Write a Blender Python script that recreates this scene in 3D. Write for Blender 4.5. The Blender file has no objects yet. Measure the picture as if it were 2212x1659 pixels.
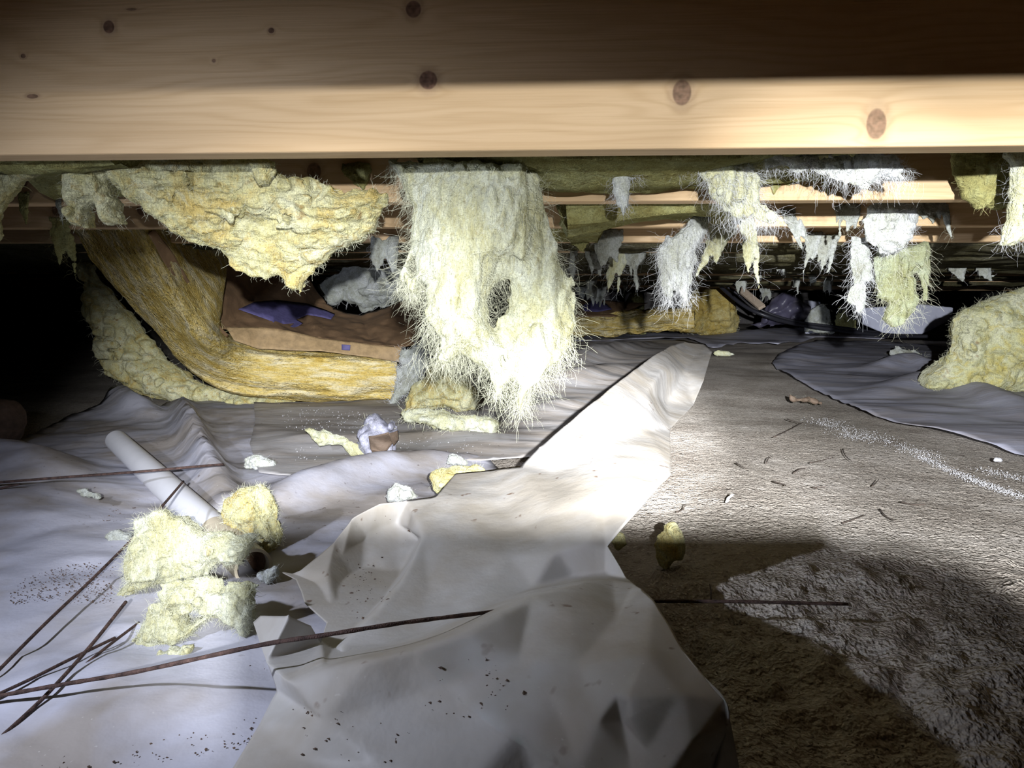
import bpy, math, random
import numpy as np
from mathutils import Vector, Matrix
from mathutils.geometry import delaunay_2d_cdt

# ------------------------------------------------------------------ camera, world, lights, exposure
SC = bpy.context.scene
COL = SC.collection
W, H = 2212, 1659
FPX = 1671.0
CAMZ = 0.37
PITCH = math.radians(6.05)
ROLL = math.radians(0.25)
cam_d = bpy.data.cameras.new('camera')
cam_d.sensor_width = 36.0
cam_d.lens = FPX * 36.0 / W
cam_d.clip_start = 0.01
cam_d.clip_end = 100
cam = bpy.data.objects.new('camera', cam_d)
COL.objects.link(cam)
RM = Matrix.Rotation(math.radians(90) - PITCH, 3, 'X') @ Matrix.Rotation(ROLL, 3, 'Z')
cam.matrix_world = Matrix.Translation((0, 0, CAMZ)) @ RM.to_4x4()
SC.camera = cam
SC.view_settings.view_transform = 'Standard'
SC.view_settings.look = 'None'
SC.view_settings.gamma = 1.0
SC.view_settings.use_curve_mapping = False
SC.view_settings.exposure = 0.12
SC.cycles.diffuse_bounces = 2
SC.cycles.glossy_bounces = 1
SC.cycles.transmission_bounces = 2
SC.cycles.max_bounces = 3
SC.cycles.adaptive_threshold = 0.03
SC.cycles.caustics_reflective = False
SC.cycles.caustics_refractive = False

wd = bpy.data.worlds.new('world'); SC.world = wd; wd.use_nodes = True
wd.node_tree.nodes['Background'].inputs[0].default_value = (0.5, 0.6, 0.8, 1)
wd.node_tree.nodes['Background'].inputs[1].default_value = 0.0


def spot(name, loc, target, watts, angle, blend, size, col, fall='Linear'):
    """lamp; its default linear falloff is slower than real light, to even near and far"""
    d = bpy.data.lights.new(name, 'SPOT')
    d.energy = watts; d.spot_size = math.radians(angle); d.spot_blend = blend
    d.shadow_soft_size = size; d.color = col
    d.use_nodes = True
    nt = d.node_tree; em = nt.nodes.get('Emission'); fo = nt.nodes.new('ShaderNodeLightFalloff')
    fo.inputs['Strength'].default_value = 1.0
    nt.links.new(fo.outputs[fall], em.inputs['Strength'])
    o = bpy.data.objects.new(name, d); COL.objects.link(o)
    o.location = loc
    o.rotation_euler = (Vector(target) - Vector(loc)).to_track_quat('-Z', 'Y').to_euler()
    return o


HEAD = (0.06, -0.25, 0.446)                       # head lamp just behind the phone
COOL = (0.93, 0.95, 1.0)
spot('head_lamp_spill', HEAD, (0.26, 2.0, 0.46), 46.0, 74, 1.0, 0.007, COOL, 'Quadratic')
spot('head_lamp_beam', HEAD, (0.27, 1.50, 0.0), 250.0, 29, 1.0, 0.007, COOL)
spot('head_lamp_core', HEAD, (0.30, 1.95, 0.05), 640.0, 15, 1.0, 0.007, COOL)
spot('added_beam_left', HEAD, (-0.45, 1.9, 0.0), 150.0, 35, 1.0, 0.007, COOL)  # extra beam added at the head lamp to brighten the left floor
spot('added_beam_right', HEAD, (1.15, 2.25, 0.0), 200.0, 37, 1.0, 0.007, COOL)  # extra beam added likewise to brighten the right floor
spot('added_far_beam', HEAD, (1.55, 6.0, 0.34), 85.0, 20, 1.0, 0.007, COOL)  # added narrow beam, lifts the far batts and tufts out of the dark
spot('side_lamp', (-0.60, 0.30, 0.45), (-0.24, 1.10, 0.0), 29.0, 106, 1.0, 0.010, (0.76, 0.82, 1.0))

RN = np.array(RM)


def ray(px, py):
    v = np.array([(px - W / 2) / FPX, (H / 2 - py) / FPX, -1.0])
    return RN @ v


def at(px, py, Y):                                 # point on the pixel's ray at forward distance Y
    r = ray(px, py); k = Y / r[1]
    return np.array([r[0] * k, Y, CAMZ + r[2] * k])


def gnd(px, py, h=0.0):                            # point on the pixel's ray at height h
    r = ray(px, py); k = (h - CAMZ) / r[2]
    return np.array([r[0] * k, r[1] * k, h])


# ------------------------------------------------------------------ noise and meshing helpers
def hash3(ix, iy, iz, seed):
    h = (ix.astype(np.int64) * 374761393 + iy.astype(np.int64) * 668265263 + iz.astype(np.int64) * 2147483647 + seed * 1274126177) & 0xffffffff
    h = ((h ^ (h >> 13)) * 1274126177) & 0xffffffff
    return ((h ^ (h >> 16)) & 0xffff) / 65535.0 * 2 - 1


def vnoise(P, f, seed=0):
    """value noise in -1..1 at points P (n,3), frequency f (scalar or 3-vector)"""
    Q = P * np.asarray(f)
    i = np.floor(Q).astype(np.int64); t = Q - i; t = t * t * (3 - 2 * t)
    r = 0
    for a in (0, 1):
        for b in (0, 1):
            for c in (0, 1):
                w = (t[:, 0] if a else 1 - t[:, 0]) * (t[:, 1] if b else 1 - t[:, 1]) * (t[:, 2] if c else 1 - t[:, 2])
                r = r + w * hash3(i[:, 0] + a, i[:, 1] + b, i[:, 2] + c, seed)
    return r


def fbm(P, f, octv=3, seed=0):
    r = 0; a = 1.0; f = np.asarray(f, float)
    for k in range(octv):
        r = r + a * vnoise(P, f, seed + k * 17); a *= 0.5; f = f * 2.03
    return r


def gnoise(ax, ay, az, f, seed):
    """value noise on an axis aligned grid, by separable upsampling"""
    rng = np.random.RandomState(seed); Ms = []; dims = []
    for c, fr in zip((ax, ay, az), f):
        q = (c - c[0]) * fr + 0.37
        i = np.floor(q).astype(int); t = q - i; t = t * t * (3 - 2 * t)
        n = i.max() + 2
        M = np.zeros((len(c), n)); M[np.arange(len(c)), i] = 1 - t; M[np.arange(len(c)), i + 1] += t
        Ms.append(M); dims.append(n)
    L = rng.uniform(-1, 1, dims)
    L = np.tensordot(Ms[0], L, (1, 0))
    L = np.einsum('bj,ajk->abk', Ms[1], L, optimize=True)
    return np.tensordot(L, Ms[2].T, (2, 0))


def surface_nets(F, ax, ay, az):
    s = F < 0
    nx, ny, nz = F.shape
    cs = np.zeros((nx - 1, ny - 1, nz - 1), np.int8)
    for a in (0, 1):
        for b in (0, 1):
            for c in (0, 1):
                cs += s[a:nx - 1 + a, b:ny - 1 + b, c:nz - 1 + c]
    I = np.argwhere((cs > 0) & (cs < 8))
    idx = -np.ones(cs.shape, np.int64); idx[I[:, 0], I[:, 1], I[:, 2]] = np.arange(len(I))
    acc = np.zeros((len(I), 3)); cnt = np.zeros(len(I))
    corners = [(a, b, c) for a in (0, 1) for b in (0, 1) for c in (0, 1)]
    vals = {k: F[I[:, 0] + k[0], I[:, 1] + k[1], I[:, 2] + k[2]] for k in corners}
    for k in corners:
        for d in range(3):
            if k[d] == 0:
                m = list(k); m[d] = 1; m = tuple(m)
                v0, v1 = vals[k], vals[m]; x = (v0 < 0) != (v1 < 0)
                t = np.where(x, v0 / np.where(x, v0 - v1, 1), 0)
                p = np.tile(np.array(k, float), (len(I), 1)); p[:, d] += t
                acc += p * x[:, None]; cnt += x
    P = I + acc / cnt[:, None]
    step = np.array([ax[1] - ax[0], ay[1] - ay[0], az[1] - az[0]])
    V = np.array([ax[0], ay[0], az[0]]) + P * step
    quads = []
    for d in range(3):
        sl0 = [slice(None)] * 3; sl1 = [slice(None)] * 3
        sl0[d] = slice(0, -1); sl1[d] = slice(1, None)
        a, b = s[tuple(sl0)], s[tuple(sl1)]
        E = np.argwhere(a != b)
        u, v = (d + 1) % 3, (d + 2) % 3
        lim = np.array(cs.shape)
        ok = (E[:, u] > 0) & (E[:, v] > 0) & (E[:, u] < lim[u]) & (E[:, v] < lim[v])
        E = E[ok]
        q = []
        for du, dv in ((-1, -1), (0, -1), (0, 0), (-1, 0)):
            e = E.copy(); e[:, u] += du; e[:, v] += dv
            q.append(idx[e[:, 0], e[:, 1], e[:, 2]])
        q = np.stack(q, 1)
        inside = a[E[:, 0], E[:, 1], E[:, 2]]
        q = np.where(inside[:, None], q, q[:, ::-1])
        quads.append(q)
    Q = np.concatenate(quads)
    return V, Q[(Q >= 0).all(1)]


def poly_sd(poly, X, Y):
    """signed distance, positive inside"""
    p = np.asarray(poly, float); n = len(p)
    d2 = np.full(X.shape, 1e18); ins = np.zeros(X.shape, bool)
    for i in range(n):
        a = p[i]; b = p[(i + 1) % n]; e = b - a
        L = max(e @ e, 1e-18)
        t = np.clip(((X - a[0]) * e[0] + (Y - a[1]) * e[1]) / L, 0, 1)
        dx = X - a[0] - t * e[0]; dy = Y - a[1] - t * e[1]
        d2 = np.minimum(d2, dx * dx + dy * dy)
        c = ((a[1] <= Y) & (b[1] > Y)) | ((b[1] <= Y) & (a[1] > Y))
        with np.errstate(divide='ignore', invalid='ignore'):
            xi = a[0] + (Y - a[1]) / (e[1] if abs(e[1]) > 1e-12 else 1e-12) * e[0]
        ins ^= c & (X < xi)
    d = np.sqrt(d2)
    return np.where(ins, d, -d)


def mesh_from(name, V, Q, smooth=True):
    me = bpy.data.meshes.new(name)
    V = np.ascontiguousarray(V, np.float32); Q = np.asarray(Q)
    k = Q.shape[1]
    me.vertices.add(len(V)); me.vertices.foreach_set('co', V.ravel())
    me.loops.add(Q.size); me.loops.foreach_set('vertex_index', Q.astype(np.int32).ravel())
    me.polygons.add(len(Q))
    me.polygons.foreach_set('loop_start', np.arange(0, Q.size, k, dtype=np.int32))
    me.polygons.foreach_set('loop_total', np.full(len(Q), k, np.int32))
    me.polygons.foreach_set('use_smooth', np.full(len(Q), smooth))
    me.update(calc_edges=True); me.validate()
    return me


def tag(o, label=None, cat=None, group=None, kind=None):
    if label: o['label'] = label
    if cat: o['category'] = cat
    if group: o['group'] = group
    if kind: o['kind'] = kind
    return o


def empty(name, loc, label, cat, group=None):
    o = bpy.data.objects.new(name, None); COL.objects.link(o)
    o.location = loc; o.empty_display_size = 0.05
    return tag(o, label, cat, group)


def obj(name, V, Q, mat, parent=None, smooth=True, base=None):
    """one mesh object; V in world coordinates; its origin goes to the parent's place or to base"""
    V = np.asarray(V, float)
    if parent is not None:
        b = np.array(parent.location)
        if parent.parent is not None: b = b + np.array(parent.parent.location)
    elif base is not None: b = np.asarray(base, float)
    else: b = np.array([V[:, 0].mean(), V[:, 1].mean(), V[:, 2].min()])
    o = bpy.data.objects.new(name, mesh_from(name, V - b, Q, smooth)); COL.objects.link(o)
    if parent is not None: o.parent = parent
    else: o.location = b
    if mat: o.data.materials.append(mat)
    return o


def box_vq(lo, hi, bev=0.0, nx=1):
    lo = np.array(lo, float); hi = np.array(hi, float)
    if bev <= 0:
        V = np.array([[x, y, z] for x in (lo[0], hi[0]) for y in (lo[1], hi[1]) for z in (lo[2], hi[2])])
        Q = np.array([[0, 1, 3, 2], [4, 6, 7, 5], [0, 4, 5, 1], [2, 3, 7, 6], [0, 2, 6, 4], [1, 5, 7, 3]])
        return V, Q
    import bmesh
    bm = bmesh.new(); bmesh.ops.create_cube(bm, size=1.0)
    for v in bm.verts: v.co = Vector((lo + hi) / 2) + Vector([v.co[i] * (hi - lo)[i] for i in range(3)])
    bmesh.ops.bevel(bm, geom=list(bm.edges), offset=bev, segments=2, profile=0.5, affect='EDGES')
    bmesh.ops.triangulate(bm, faces=bm.faces)
    bm.verts.index_update()
    V = np.array([v.co[:] for v in bm.verts]); Q = np.array([[v.index for v in f.verts] for f in bm.faces]); bm.free()
    return V, Q


def smooth_path(P, n):
    """Catmull-Rom through the points"""
    P = np.asarray(P, float)
    Pe = np.vstack([2 * P[0] - P[1], P, 2 * P[-1] - P[-2]])
    t = np.linspace(0, len(P) - 1 - 1e-9, n); i = t.astype(int); u = (t - i)[:, None]
    a, b, c, d = Pe[i], Pe[i + 1], Pe[i + 2], Pe[i + 3]
    return 0.5 * (2 * b + (c - a) * u + (2 * a - 5 * b + 4 * c - d) * u ** 2 + (3 * b - a - 3 * c + d) * u ** 3)


def tube_vq(P, r, k=8, cap=True):
    P = np.asarray(P, float); n = len(P)
    r = np.broadcast_to(np.asarray(r, float), (n,))
    T = np.gradient(P, axis=0); T /= np.linalg.norm(T, axis=1)[:, None] + 1e-12
    up = np.array([0.13, 0.21, 0.97])
    A = np.cross(T, up); A /= np.linalg.norm(A, axis=1)[:, None] + 1e-12
    B = np.cross(T, A)
    th = np.arange(k) * 2 * math.pi / k
    V = P[:, None] + r[:, None, None] * (np.cos(th)[None, :, None] * A[:, None] + np.sin(th)[None, :, None] * B[:, None])
    V = V.reshape(-1, 3)
    i = np.arange(n - 1)[:, None] * k; j = np.arange(k)[None]; j2 = (j + 1) % k
    Q = np.stack([i + j, i + j2, i + k + j2, i + k + j], -1).reshape(-1, 4)
    if cap:
        V = np.vstack([V, P[:1], P[-1:]]); c0 = n * k; c1 = c0 + 1
        jj = np.arange(k); e = (n - 1) * k
        Q = np.vstack([Q, np.stack([np.full(k, c0), (jj + 1) % k, jj, jj], 1), np.stack([np.full(k, c1), e + jj, e + (jj + 1) % k, e + (jj + 1) % k], 1)])
        T4 = np.vstack([Q[:, [0, 1, 2]], Q[:, [0, 2, 3]]])
        T4 = T4[(T4[:, 0] != T4[:, 1]) & (T4[:, 1] != T4[:, 2]) & (T4[:, 0] != T4[:, 2])]
        return V, T4
    return V, Q


def strands_vq(P0, D, L, rad, rng, curl=0.5, grav=0.3, seg=5):
    """thin three-sided fibres: start points P0 (n,3), directions D, lengths L (n)"""
    n = len(P0); D = D / (np.linalg.norm(D, axis=1)[:, None] + 1e-9)
    pts = [P0]; p = P0; d = D
    wob = rng.normal(0, 1, (n, 3))
    for s in range(seg):
        wob = 0.6 * wob + 0.8 * rng.normal(0, 1, (n, 3))
        d = d + curl * wob * 0.35 + np.array([0, 0, -grav]) * 0.35
        d = d / (np.linalg.norm(d, axis=1)[:, None] + 1e-9)
        p = p + d * (L / seg)[:, None]; pts.append(p)
    P = np.stack(pts, 1)                               # n, seg+1, 3
    A = np.cross(D, rng.normal(0, 1, (n, 3))); A /= np.linalg.norm(A, axis=1)[:, None] + 1e-9
    B = np.cross(D, A)
    taper = np.linspace(1, 0.35, seg + 1)[None, :, None, None]
    R = rad * rng.uniform(0.6, 1.3, (n, 1, 1, 1)) * taper
    th = np.arange(3) * 2 * math.pi / 3
    ring = np.cos(th)[None, None, :, None] * A[:, None, None] + np.sin(th)[None, None, :, None] * B[:, None, None]
    V = (P[:, :, None] + R * ring).reshape(-1, 3)
    m = seg + 1
    i = (np.arange(n) * m * 3)[:, None, None] + (np.arange(seg) * 3)[None, :, None]
    j = np.arange(3)[None, None]; j2 = (j + 1) % 3
    Q = np.stack([i + j, i + j2, i + 3 + j2, i + 3 + j], -1).reshape(-1, 4)
    return V, Q


# ------------------------------------------------------------------ materials
def new_mat(name):
    m = bpy.data.materials.new(name); m.use_nodes = True
    nt = m.node_tree; nt.nodes.clear()
    out = nt.nodes.new('ShaderNodeOutputMaterial')
    return m, nt, out


def node(nt, typ, **kw):
    n = nt.nodes.new(typ)
    for k, v in kw.items():
        if k in n.inputs: n.inputs[k].default_value = v
        else: setattr(n, k, v)
    return n


def coords(nt, scale=(1, 1, 1), which='Object', rot=(0, 0, 0)):
    tc = nt.nodes.new('ShaderNodeTexCoord'); mp = nt.nodes.new('ShaderNodeMapping')
    mp.inputs['Scale'].default_value = scale; mp.inputs['Rotation'].default_value = [math.radians(a) for a in rot]
    nt.links.new(tc.outputs[which], mp.inputs['Vector'])
    return mp.outputs['Vector']


def noise(nt, vec, scale, detail=4, rough=0.6, dist=0.0):
    n = nt.nodes.new('ShaderNodeTexNoise')
    n.inputs['Scale'].default_value = scale; n.inputs['Detail'].default_value = detail
    n.inputs['Roughness'].default_value = rough; n.inputs['Distortion'].default_value = dist
    nt.links.new(vec, n.inputs['Vector'])
    return n.outputs['Fac']


def ramp(nt, fac, stops):
    r = nt.nodes.new('ShaderNodeValToRGB')
    e = r.color_ramp.elements
    e[0].position, e[0].color = stops[0][0], (*stops[0][1], 1)
    e[1].position, e[1].color = stops[-1][0], (*stops[-1][1], 1)
    for p, c in stops[1:-1]:
        x = e.new(p); x.color = (*c, 1)
    nt.links.new(fac, r.inputs['Fac'])
    return r.outputs['Color']


def mixc(nt, fac, a, b, mode='MIX'):
    m = nt.nodes.new('ShaderNodeMix'); m.data_type = 'RGBA'; m.blend_type = mode
    for inp, v in ((m.inputs[0], fac), (m.inputs[6], a), (m.inputs[7], b)):
        if isinstance(v, (int, float)): inp.default_value = v
        elif isinstance(v, tuple): inp.default_value = (*v, 1)
        else: nt.links.new(v, inp)
    return m.outputs[2]


def math_(nt, op, a, b=None, clamp=False):
    m = nt.nodes.new('ShaderNodeMath'); m.operation = op; m.use_clamp = clamp
    for inp, v in zip(m.inputs, (a, b)):
        if v is None: continue
        if isinstance(v, (int, float)): inp.default_value = v
        else: nt.links.new(v, inp)
    return m.outputs[0]


def bump(nt, h, strength, dist):
    b = nt.nodes.new('ShaderNodeBump'); b.inputs['Strength'].default_value = strength; b.inputs['Distance'].default_value = dist
    nt.links.new(h, b.inputs['Height'])
    return b.outputs['Normal']


def bw(v): return (v, v, v)


def wool_mat(name, c_hi, c_mid, c_lo, fleck=(0.30, 0.22, 0.12), transl=0.25, stretch=(1, 1, 1), scale=14, bstr=0.8, uv=False, fine=1.0):
    m, nt, out = new_mat(name)
    v = coords(nt, stretch, 'UV' if uv else 'Object')
    n1 = noise(nt, v, scale, 3, 0.6, 0.6)
    col = ramp(nt, n1, [(0.30, c_lo), (0.47, c_mid), (0.64, c_hi)])
    n2 = noise(nt, v, scale * 4.5, 2, 0.7, 1.2)
    col = mixc(nt, ramp(nt, n2, [(0.50, bw(0)), (0.70, bw(0.65))]), col, c_lo)
    col = mixc(nt, ramp(nt, n2, [(0.30, bw(0.5)), (0.46, bw(0))]), col, c_hi)
    n3 = noise(nt, v, scale * 3.1, 2, 0.75)
    col = mixc(nt, ramp(nt, n3, [(0.66, bw(0)), (0.74, bw(0.75))]), col, fleck)
    # crossing fibres
    fa = noise(nt, coords(nt, tuple(x * k for x, k in zip(stretch, (1.0, 1.0, 4.0))), 'UV' if uv else 'Object', (0, 0, 0) if uv else (28, 37, 21)), 60 * fine, 2, 0.7, 4.0)
    fb = noise(nt, coords(nt, tuple(x * k for x, k in zip(stretch, (4.0, 1.0, 1.0))), 'UV' if uv else 'Object', (0, 0, 0) if uv else (-33, 48, 64)), 60 * fine, 2, 0.7, 4.0)
    ff = math_(nt, 'MULTIPLY', math_(nt, 'ADD', fa, fb), 0.5)
    col = mixc(nt, 1.0, col, ramp(nt, ff, [(0.36, bw(0.55)), (0.52, bw(1.0)), (0.66, bw(1.12))]), 'MULTIPLY')
    d = node(nt, 'ShaderNodeBsdfDiffuse', Roughness=1.0); t = nt.nodes.new('ShaderNodeBsdfTranslucent')
    nt.links.new(col, d.inputs['Color']); nt.links.new(col, t.inputs['Color'])
    h = math_(nt, 'ADD', math_(nt, 'MULTIPLY', n2, 1.6), ff)
    nt.links.new(bump(nt, h, bstr, 0.007 / fine), d.inputs['Normal'])
    mx = nt.nodes.new('ShaderNodeMixShader'); mx.inputs[0].default_value = transl
    nt.links.new(d.outputs[0], mx.inputs[1]); nt.links.new(t.outputs[0], mx.inputs[2])
    nt.links.new(mx.outputs[0], out.inputs['Surface'])
    return m


def plain_mat(name, col, rough=0.6, metal=0.0, var=0.15, scale=30, bstr=0.2, spec=0.4, c2=None):
    m, nt, out = new_mat(name)
    v = coords(nt)
    n1 = noise(nt, v, scale, 2, 0.65)
    c = ramp(nt, n1, [(0.3, tuple(x * (1 - var) for x in (c2 or col))), (0.7, tuple(min(1, x * (1 + var)) for x in col))])
    p = node(nt, 'ShaderNodeBsdfPrincipled', Roughness=rough, Metallic=metal)
    p.inputs['Specular IOR Level'].default_value = spec
    nt.links.new(c, p.inputs['Base Color'])
    nt.links.new(bump(nt, noise(nt, v, scale * 6, 1, 0.7), bstr, 0.003), p.inputs['Normal'])
    nt.links.new(p.outputs[0], out.inputs['Surface'])
    return m


def fibre_mat(name, col, rough=0.6, var=0.1, spec=0.3):
    m, nt, out = new_mat(name)
    c = ramp(nt, noise(nt, coords(nt), 40, 0, 0.5), [(0.3, tuple(x * (1 - var) for x in col)), (0.7, tuple(min(1, x * (1 + var)) for x in col))])
    d = node(nt, 'ShaderNodeBsdfDiffuse', Roughness=0.5); nt.links.new(c, d.inputs['Color'])
    nt.links.new(d.outputs[0], out.inputs['Surface'])
    return m


def wood_mat(name, knots=(), light=(0.62, 0.445, 0.255), dark=(0.43, 0.28, 0.13)):
    """boards along x; knots: (x, z, rx, rz, darkness) in object space"""
    m, nt, out = new_mat(name)
    v = coords(nt, (0.9, 9, 9))
    warp = noise(nt, v, 2.2, 2, 0.5)
    tc = nt.nodes.new('ShaderNodeTexCoord'); sx = nt.nodes.new('ShaderNodeSeparateXYZ')
    nt.links.new(tc.outputs['Object'], sx.inputs[0])
    x, y, z = sx.outputs
    # grain lines: z + warp
    g = math_(nt, 'ADD', math_(nt, 'MULTIPLY', z, 150.0), math_(nt, 'MULTIPLY', warp, 26.0))
    # lines bend round the knots
    kmask = None
    for (kx, kz, rx, rz, dk) in knots:
        dx = math_(nt, 'DIVIDE', math_(nt, 'SUBTRACT', x, kx), rx)
        dz = math_(nt, 'DIVIDE', math_(nt, 'SUBTRACT', z, kz), rz)
        d = math_(nt, 'SQRT', math_(nt, 'ADD', math_(nt, 'MULTIPLY', dx, dx), math_(nt, 'MULTIPLY', dz, dz)))
        near = math_(nt, 'DIVIDE', 1.0, math_(nt, 'ADD', math_(nt, 'MULTIPLY', d, d), 0.6))
        g = math_(nt, 'ADD', g, math_(nt, 'MULTIPLY', near, 5.0))
        mr = nt.nodes.new('ShaderNodeMapRange'); mr.interpolation_type = 'SMOOTHSTEP'
        mr.inputs['From Min'].default_value = 1.12; mr.inputs['From Max'].default_value = 0.82
        mr.inputs['To Min'].default_value = 0; mr.inputs['To Max'].default_value = dk
        nt.links.new(d, mr.inputs['Value'])
        kmask = mr.outputs[0] if kmask is None else math_(nt, 'MAXIMUM', kmask, mr.outputs[0])
        halo = nt.nodes.new('ShaderNodeMapRange'); halo.interpolation_type = 'SMOOTHSTEP'
        halo.inputs['From Min'].default_value = 2.0; halo.inputs['From Max'].default_value = 0.9
        halo.inputs['To Min'].default_value = 0; halo.inputs['To Max'].default_value = 0.30 * dk
        nt.links.new(d, halo.inputs['Value'])
        kmask = math_(nt, 'MAXIMUM', kmask, halo.outputs[0])
    s = math_(nt, 'ADD', math_(nt, 'MULTIPLY', math_(nt, 'SINE', math_(nt, 'MULTIPLY', g, 2.6)), 0.5), 0.5)
    s = math_(nt, 'POWER', s, 2.2)
    broad = noise(nt, v, 3.0, 2, 0.55)
    col = ramp(nt, broad, [(0.3, tuple(0.55 * a + 0.45 * b for a, b in zip(light, dark))), (0.65, light)])
    col = mixc(nt, math_(nt, 'MULTIPLY', s, 0.34), col, dark)
    fine = noise(nt, coords(nt, (3, 160, 160)), 3, 1, 0.6)
    col = mixc(nt, ramp(nt, fine, [(0.55, bw(0)), (0.8, bw(0.35))]), col, dark)
    if kmask is not None:
        kc = ramp(nt, noise(nt, coords(nt, (1, 1, 1)), 160, 1, 0.6), [(0.3, (0.07, 0.035, 0.02)), (0.7, (0.22, 0.12, 0.075))])
        col = mixc(nt, kmask, col, kc)
    p = node(nt, 'ShaderNodeBsdfPrincipled', Roughness=0.62)
    p.inputs['Specular IOR Level'].default_value = 0.25
    nt.links.new(col, p.inputs['Base Color'])
    nt.links.new(bump(nt, fine, 0.15, 0.002), p.inputs['Normal'])
    nt.links.new(p.outputs[0], out.inputs['Surface'])
    return m


def film_mat(name, clean, dust, speck=(0.10, 0.06, 0.04), dust_lo=0.45, dust_hi=0.62, speck_at=0.62, rough=0.42, transl=0.22, dscale=5.0, stretch=(1, 1, 1), spec=0.35, sscale=70):
    """polythene sheet with dust and specks of soil"""
    m, nt, out = new_mat(name)
    v = coords(nt, stretch); v0 = coords(nt)
    n1 = noise(nt, v, dscale, 4, 0.62, 0.3)
    f = ramp(nt, n1, [(dust_lo, bw(0)), (dust_hi, bw(1))])
    col = mixc(nt, f, clean, dust)
    n2 = noise(nt, v0, sscale, 2, 0.75)
    n3 = noise(nt, v0, 3.3, 1, 0.5)
    sp = math_(nt, 'MULTIPLY', ramp(nt, n2, [(speck_at + 0.05, bw(0)), (speck_at + 0.12, bw(0.8))]), ramp(nt, n3, [(0.42, bw(0)), (0.58, bw(1))]))
    col = mixc(nt, sp, col, speck)
    n4 = noise(nt, v0, 330, 0, 0.6)
    col = mixc(nt, math_(nt, 'MULTIPLY', ramp(nt, n4, [(0.80, bw(0)), (0.88, bw(0.5))]), f), col, (0.85, 0.82, 0.76))
    p = node(nt, 'ShaderNodeBsdfPrincipled')
    p.inputs['Specular IOR Level'].default_value = spec
    nt.links.new(col, p.inputs['Base Color'])
    nt.links.new(math_(nt, 'ADD', math_(nt, 'MULTIPLY', f, 0.4), rough, True), p.inputs['Roughness'])
    h = noise(nt, v, 26, 4, 0.62)
    nrm = bump(nt, h, 0.28, 0.006)
    nt.links.new(nrm, p.inputs['Normal'])
    t = nt.nodes.new('ShaderNodeBsdfTranslucent'); nt.links.new(col, t.inputs['Color'])
    mx = nt.nodes.new('ShaderNodeMixShader'); mx.inputs[0].default_value = transl
    nt.links.new(p.outputs[0], mx.inputs[1]); nt.links.new(t.outputs[0], mx.inputs[2])
    nt.links.new(mx.outputs[0], out.inputs['Surface'])
    return m


def soil_mat():
    m, nt, out = new_mat('dry_soil')
    v = coords(nt)
    n1 = noise(nt, v, 4, 3, 0.65)
    col = ramp(nt, n1, [(0.3, (0.30, 0.26, 0.215)), (0.55, (0.47, 0.425, 0.365)), (0.75, (0.58, 0.535, 0.475))])
    n2 = noise(nt, coords(nt, (1, 2.2, 1)), 60, 2, 0.75)
    col = mixc(nt, ramp(nt, n2, [(0.5, bw(0)), (0.7, bw(0.55))]), col, (0.12, 0.085, 0.06))
    n3 = noise(nt, v, 210, 0, 0.6)
    col = mixc(nt, ramp(nt, n3, [(0.66, bw(0)), (0.74, bw(0.8))]), col, (0.62, 0.57, 0.48))
    p = node(nt, 'ShaderNodeBsdfPrincipled', Roughness=0.95)
    p.inputs['Specular IOR Level'].default_value = 0.15
    nt.links.new(col, p.inputs['Base Color'])
    h = math_(nt, 'ADD', noise(nt, v, 60, 3, 0.75), math_(nt, 'MULTIPLY', n3, 0.35))
    nt.links.new(bump(nt, h, 0.9, 0.014), p.inputs['Normal'])
    nt.links.new(p.outputs[0], out.inputs['Surface'])
    return m


M = {}
M['wool'] = wool_mat('pale_glass_wool', (0.74, 0.76, 0.62), (0.66, 0.66, 0.44), (0.54, 0.51, 0.27), fleck=(0.42, 0.36, 0.18), stretch=(1.5, 1.5, 0.8), scale=15)
M['wool_white'] = wool_mat('white_glass_wool', (0.78, 0.80, 0.80), (0.68, 0.70, 0.64), (0.54, 0.55, 0.44), fleck=(0.44, 0.42, 0.30), stretch=(1.4, 1.4, 0.7), scale=18)
M['wool_yellow'] = wool_mat('yellow_glass_wool', (0.80, 0.79, 0.54), (0.70, 0.66, 0.34), (0.64, 0.48, 0.15), fleck=(0.38, 0.25, 0.09), scale=11, bstr=1.0)
M['wool_heap'] = wool_mat('mottled_glass_wool', (0.72, 0.72, 0.52), (0.62, 0.62, 0.36), (0.58, 0.48, 0.12), fleck=(0.40, 0.28, 0.14), scale=5, bstr=1.0, fine=0.6)
M['wool_gold'] = wool_mat('golden_glass_wool', (0.66, 0.58, 0.28), (0.58, 0.45, 0.14), (0.46, 0.32, 0.08), fleck=(0.24, 0.15, 0.05), scale=4, bstr=1.0, fine=0.4)
M['wool_batt'] = wool_mat('golden_batt_wool', (0.82, 0.73, 0.46), (0.72, 0.56, 0.19), (0.58, 0.40, 0.09), fleck=(0.20, 0.12, 0.04), transl=0.15, stretch=(2.6, 15, 1), scale=2.6, bstr=0.8, uv=True, fine=0.07)
M['wool_olive'] = wool_mat('olive_glass_wool', (0.50, 0.50, 0.24), (0.42, 0.40, 0.16), (0.32, 0.28, 0.10), fleck=(0.25, 0.20, 0.08), scale=12)
M['wool_sage'] = wool_mat('sage_glass_wool', (0.46, 0.50, 0.36), (0.36, 0.38, 0.22), (0.28, 0.28, 0.13), fleck=(0.22, 0.20, 0.10), scale=12)
M['wool_shaded'] = wool_mat('shade_dark_glass_wool', (0.16, 0.15, 0.10), (0.12, 0.11, 0.06), (0.08, 0.07, 0.035), fleck=(0.05, 0.04, 0.02), scale=8)  # darkness of the far bays is put into this wool's colour
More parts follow.
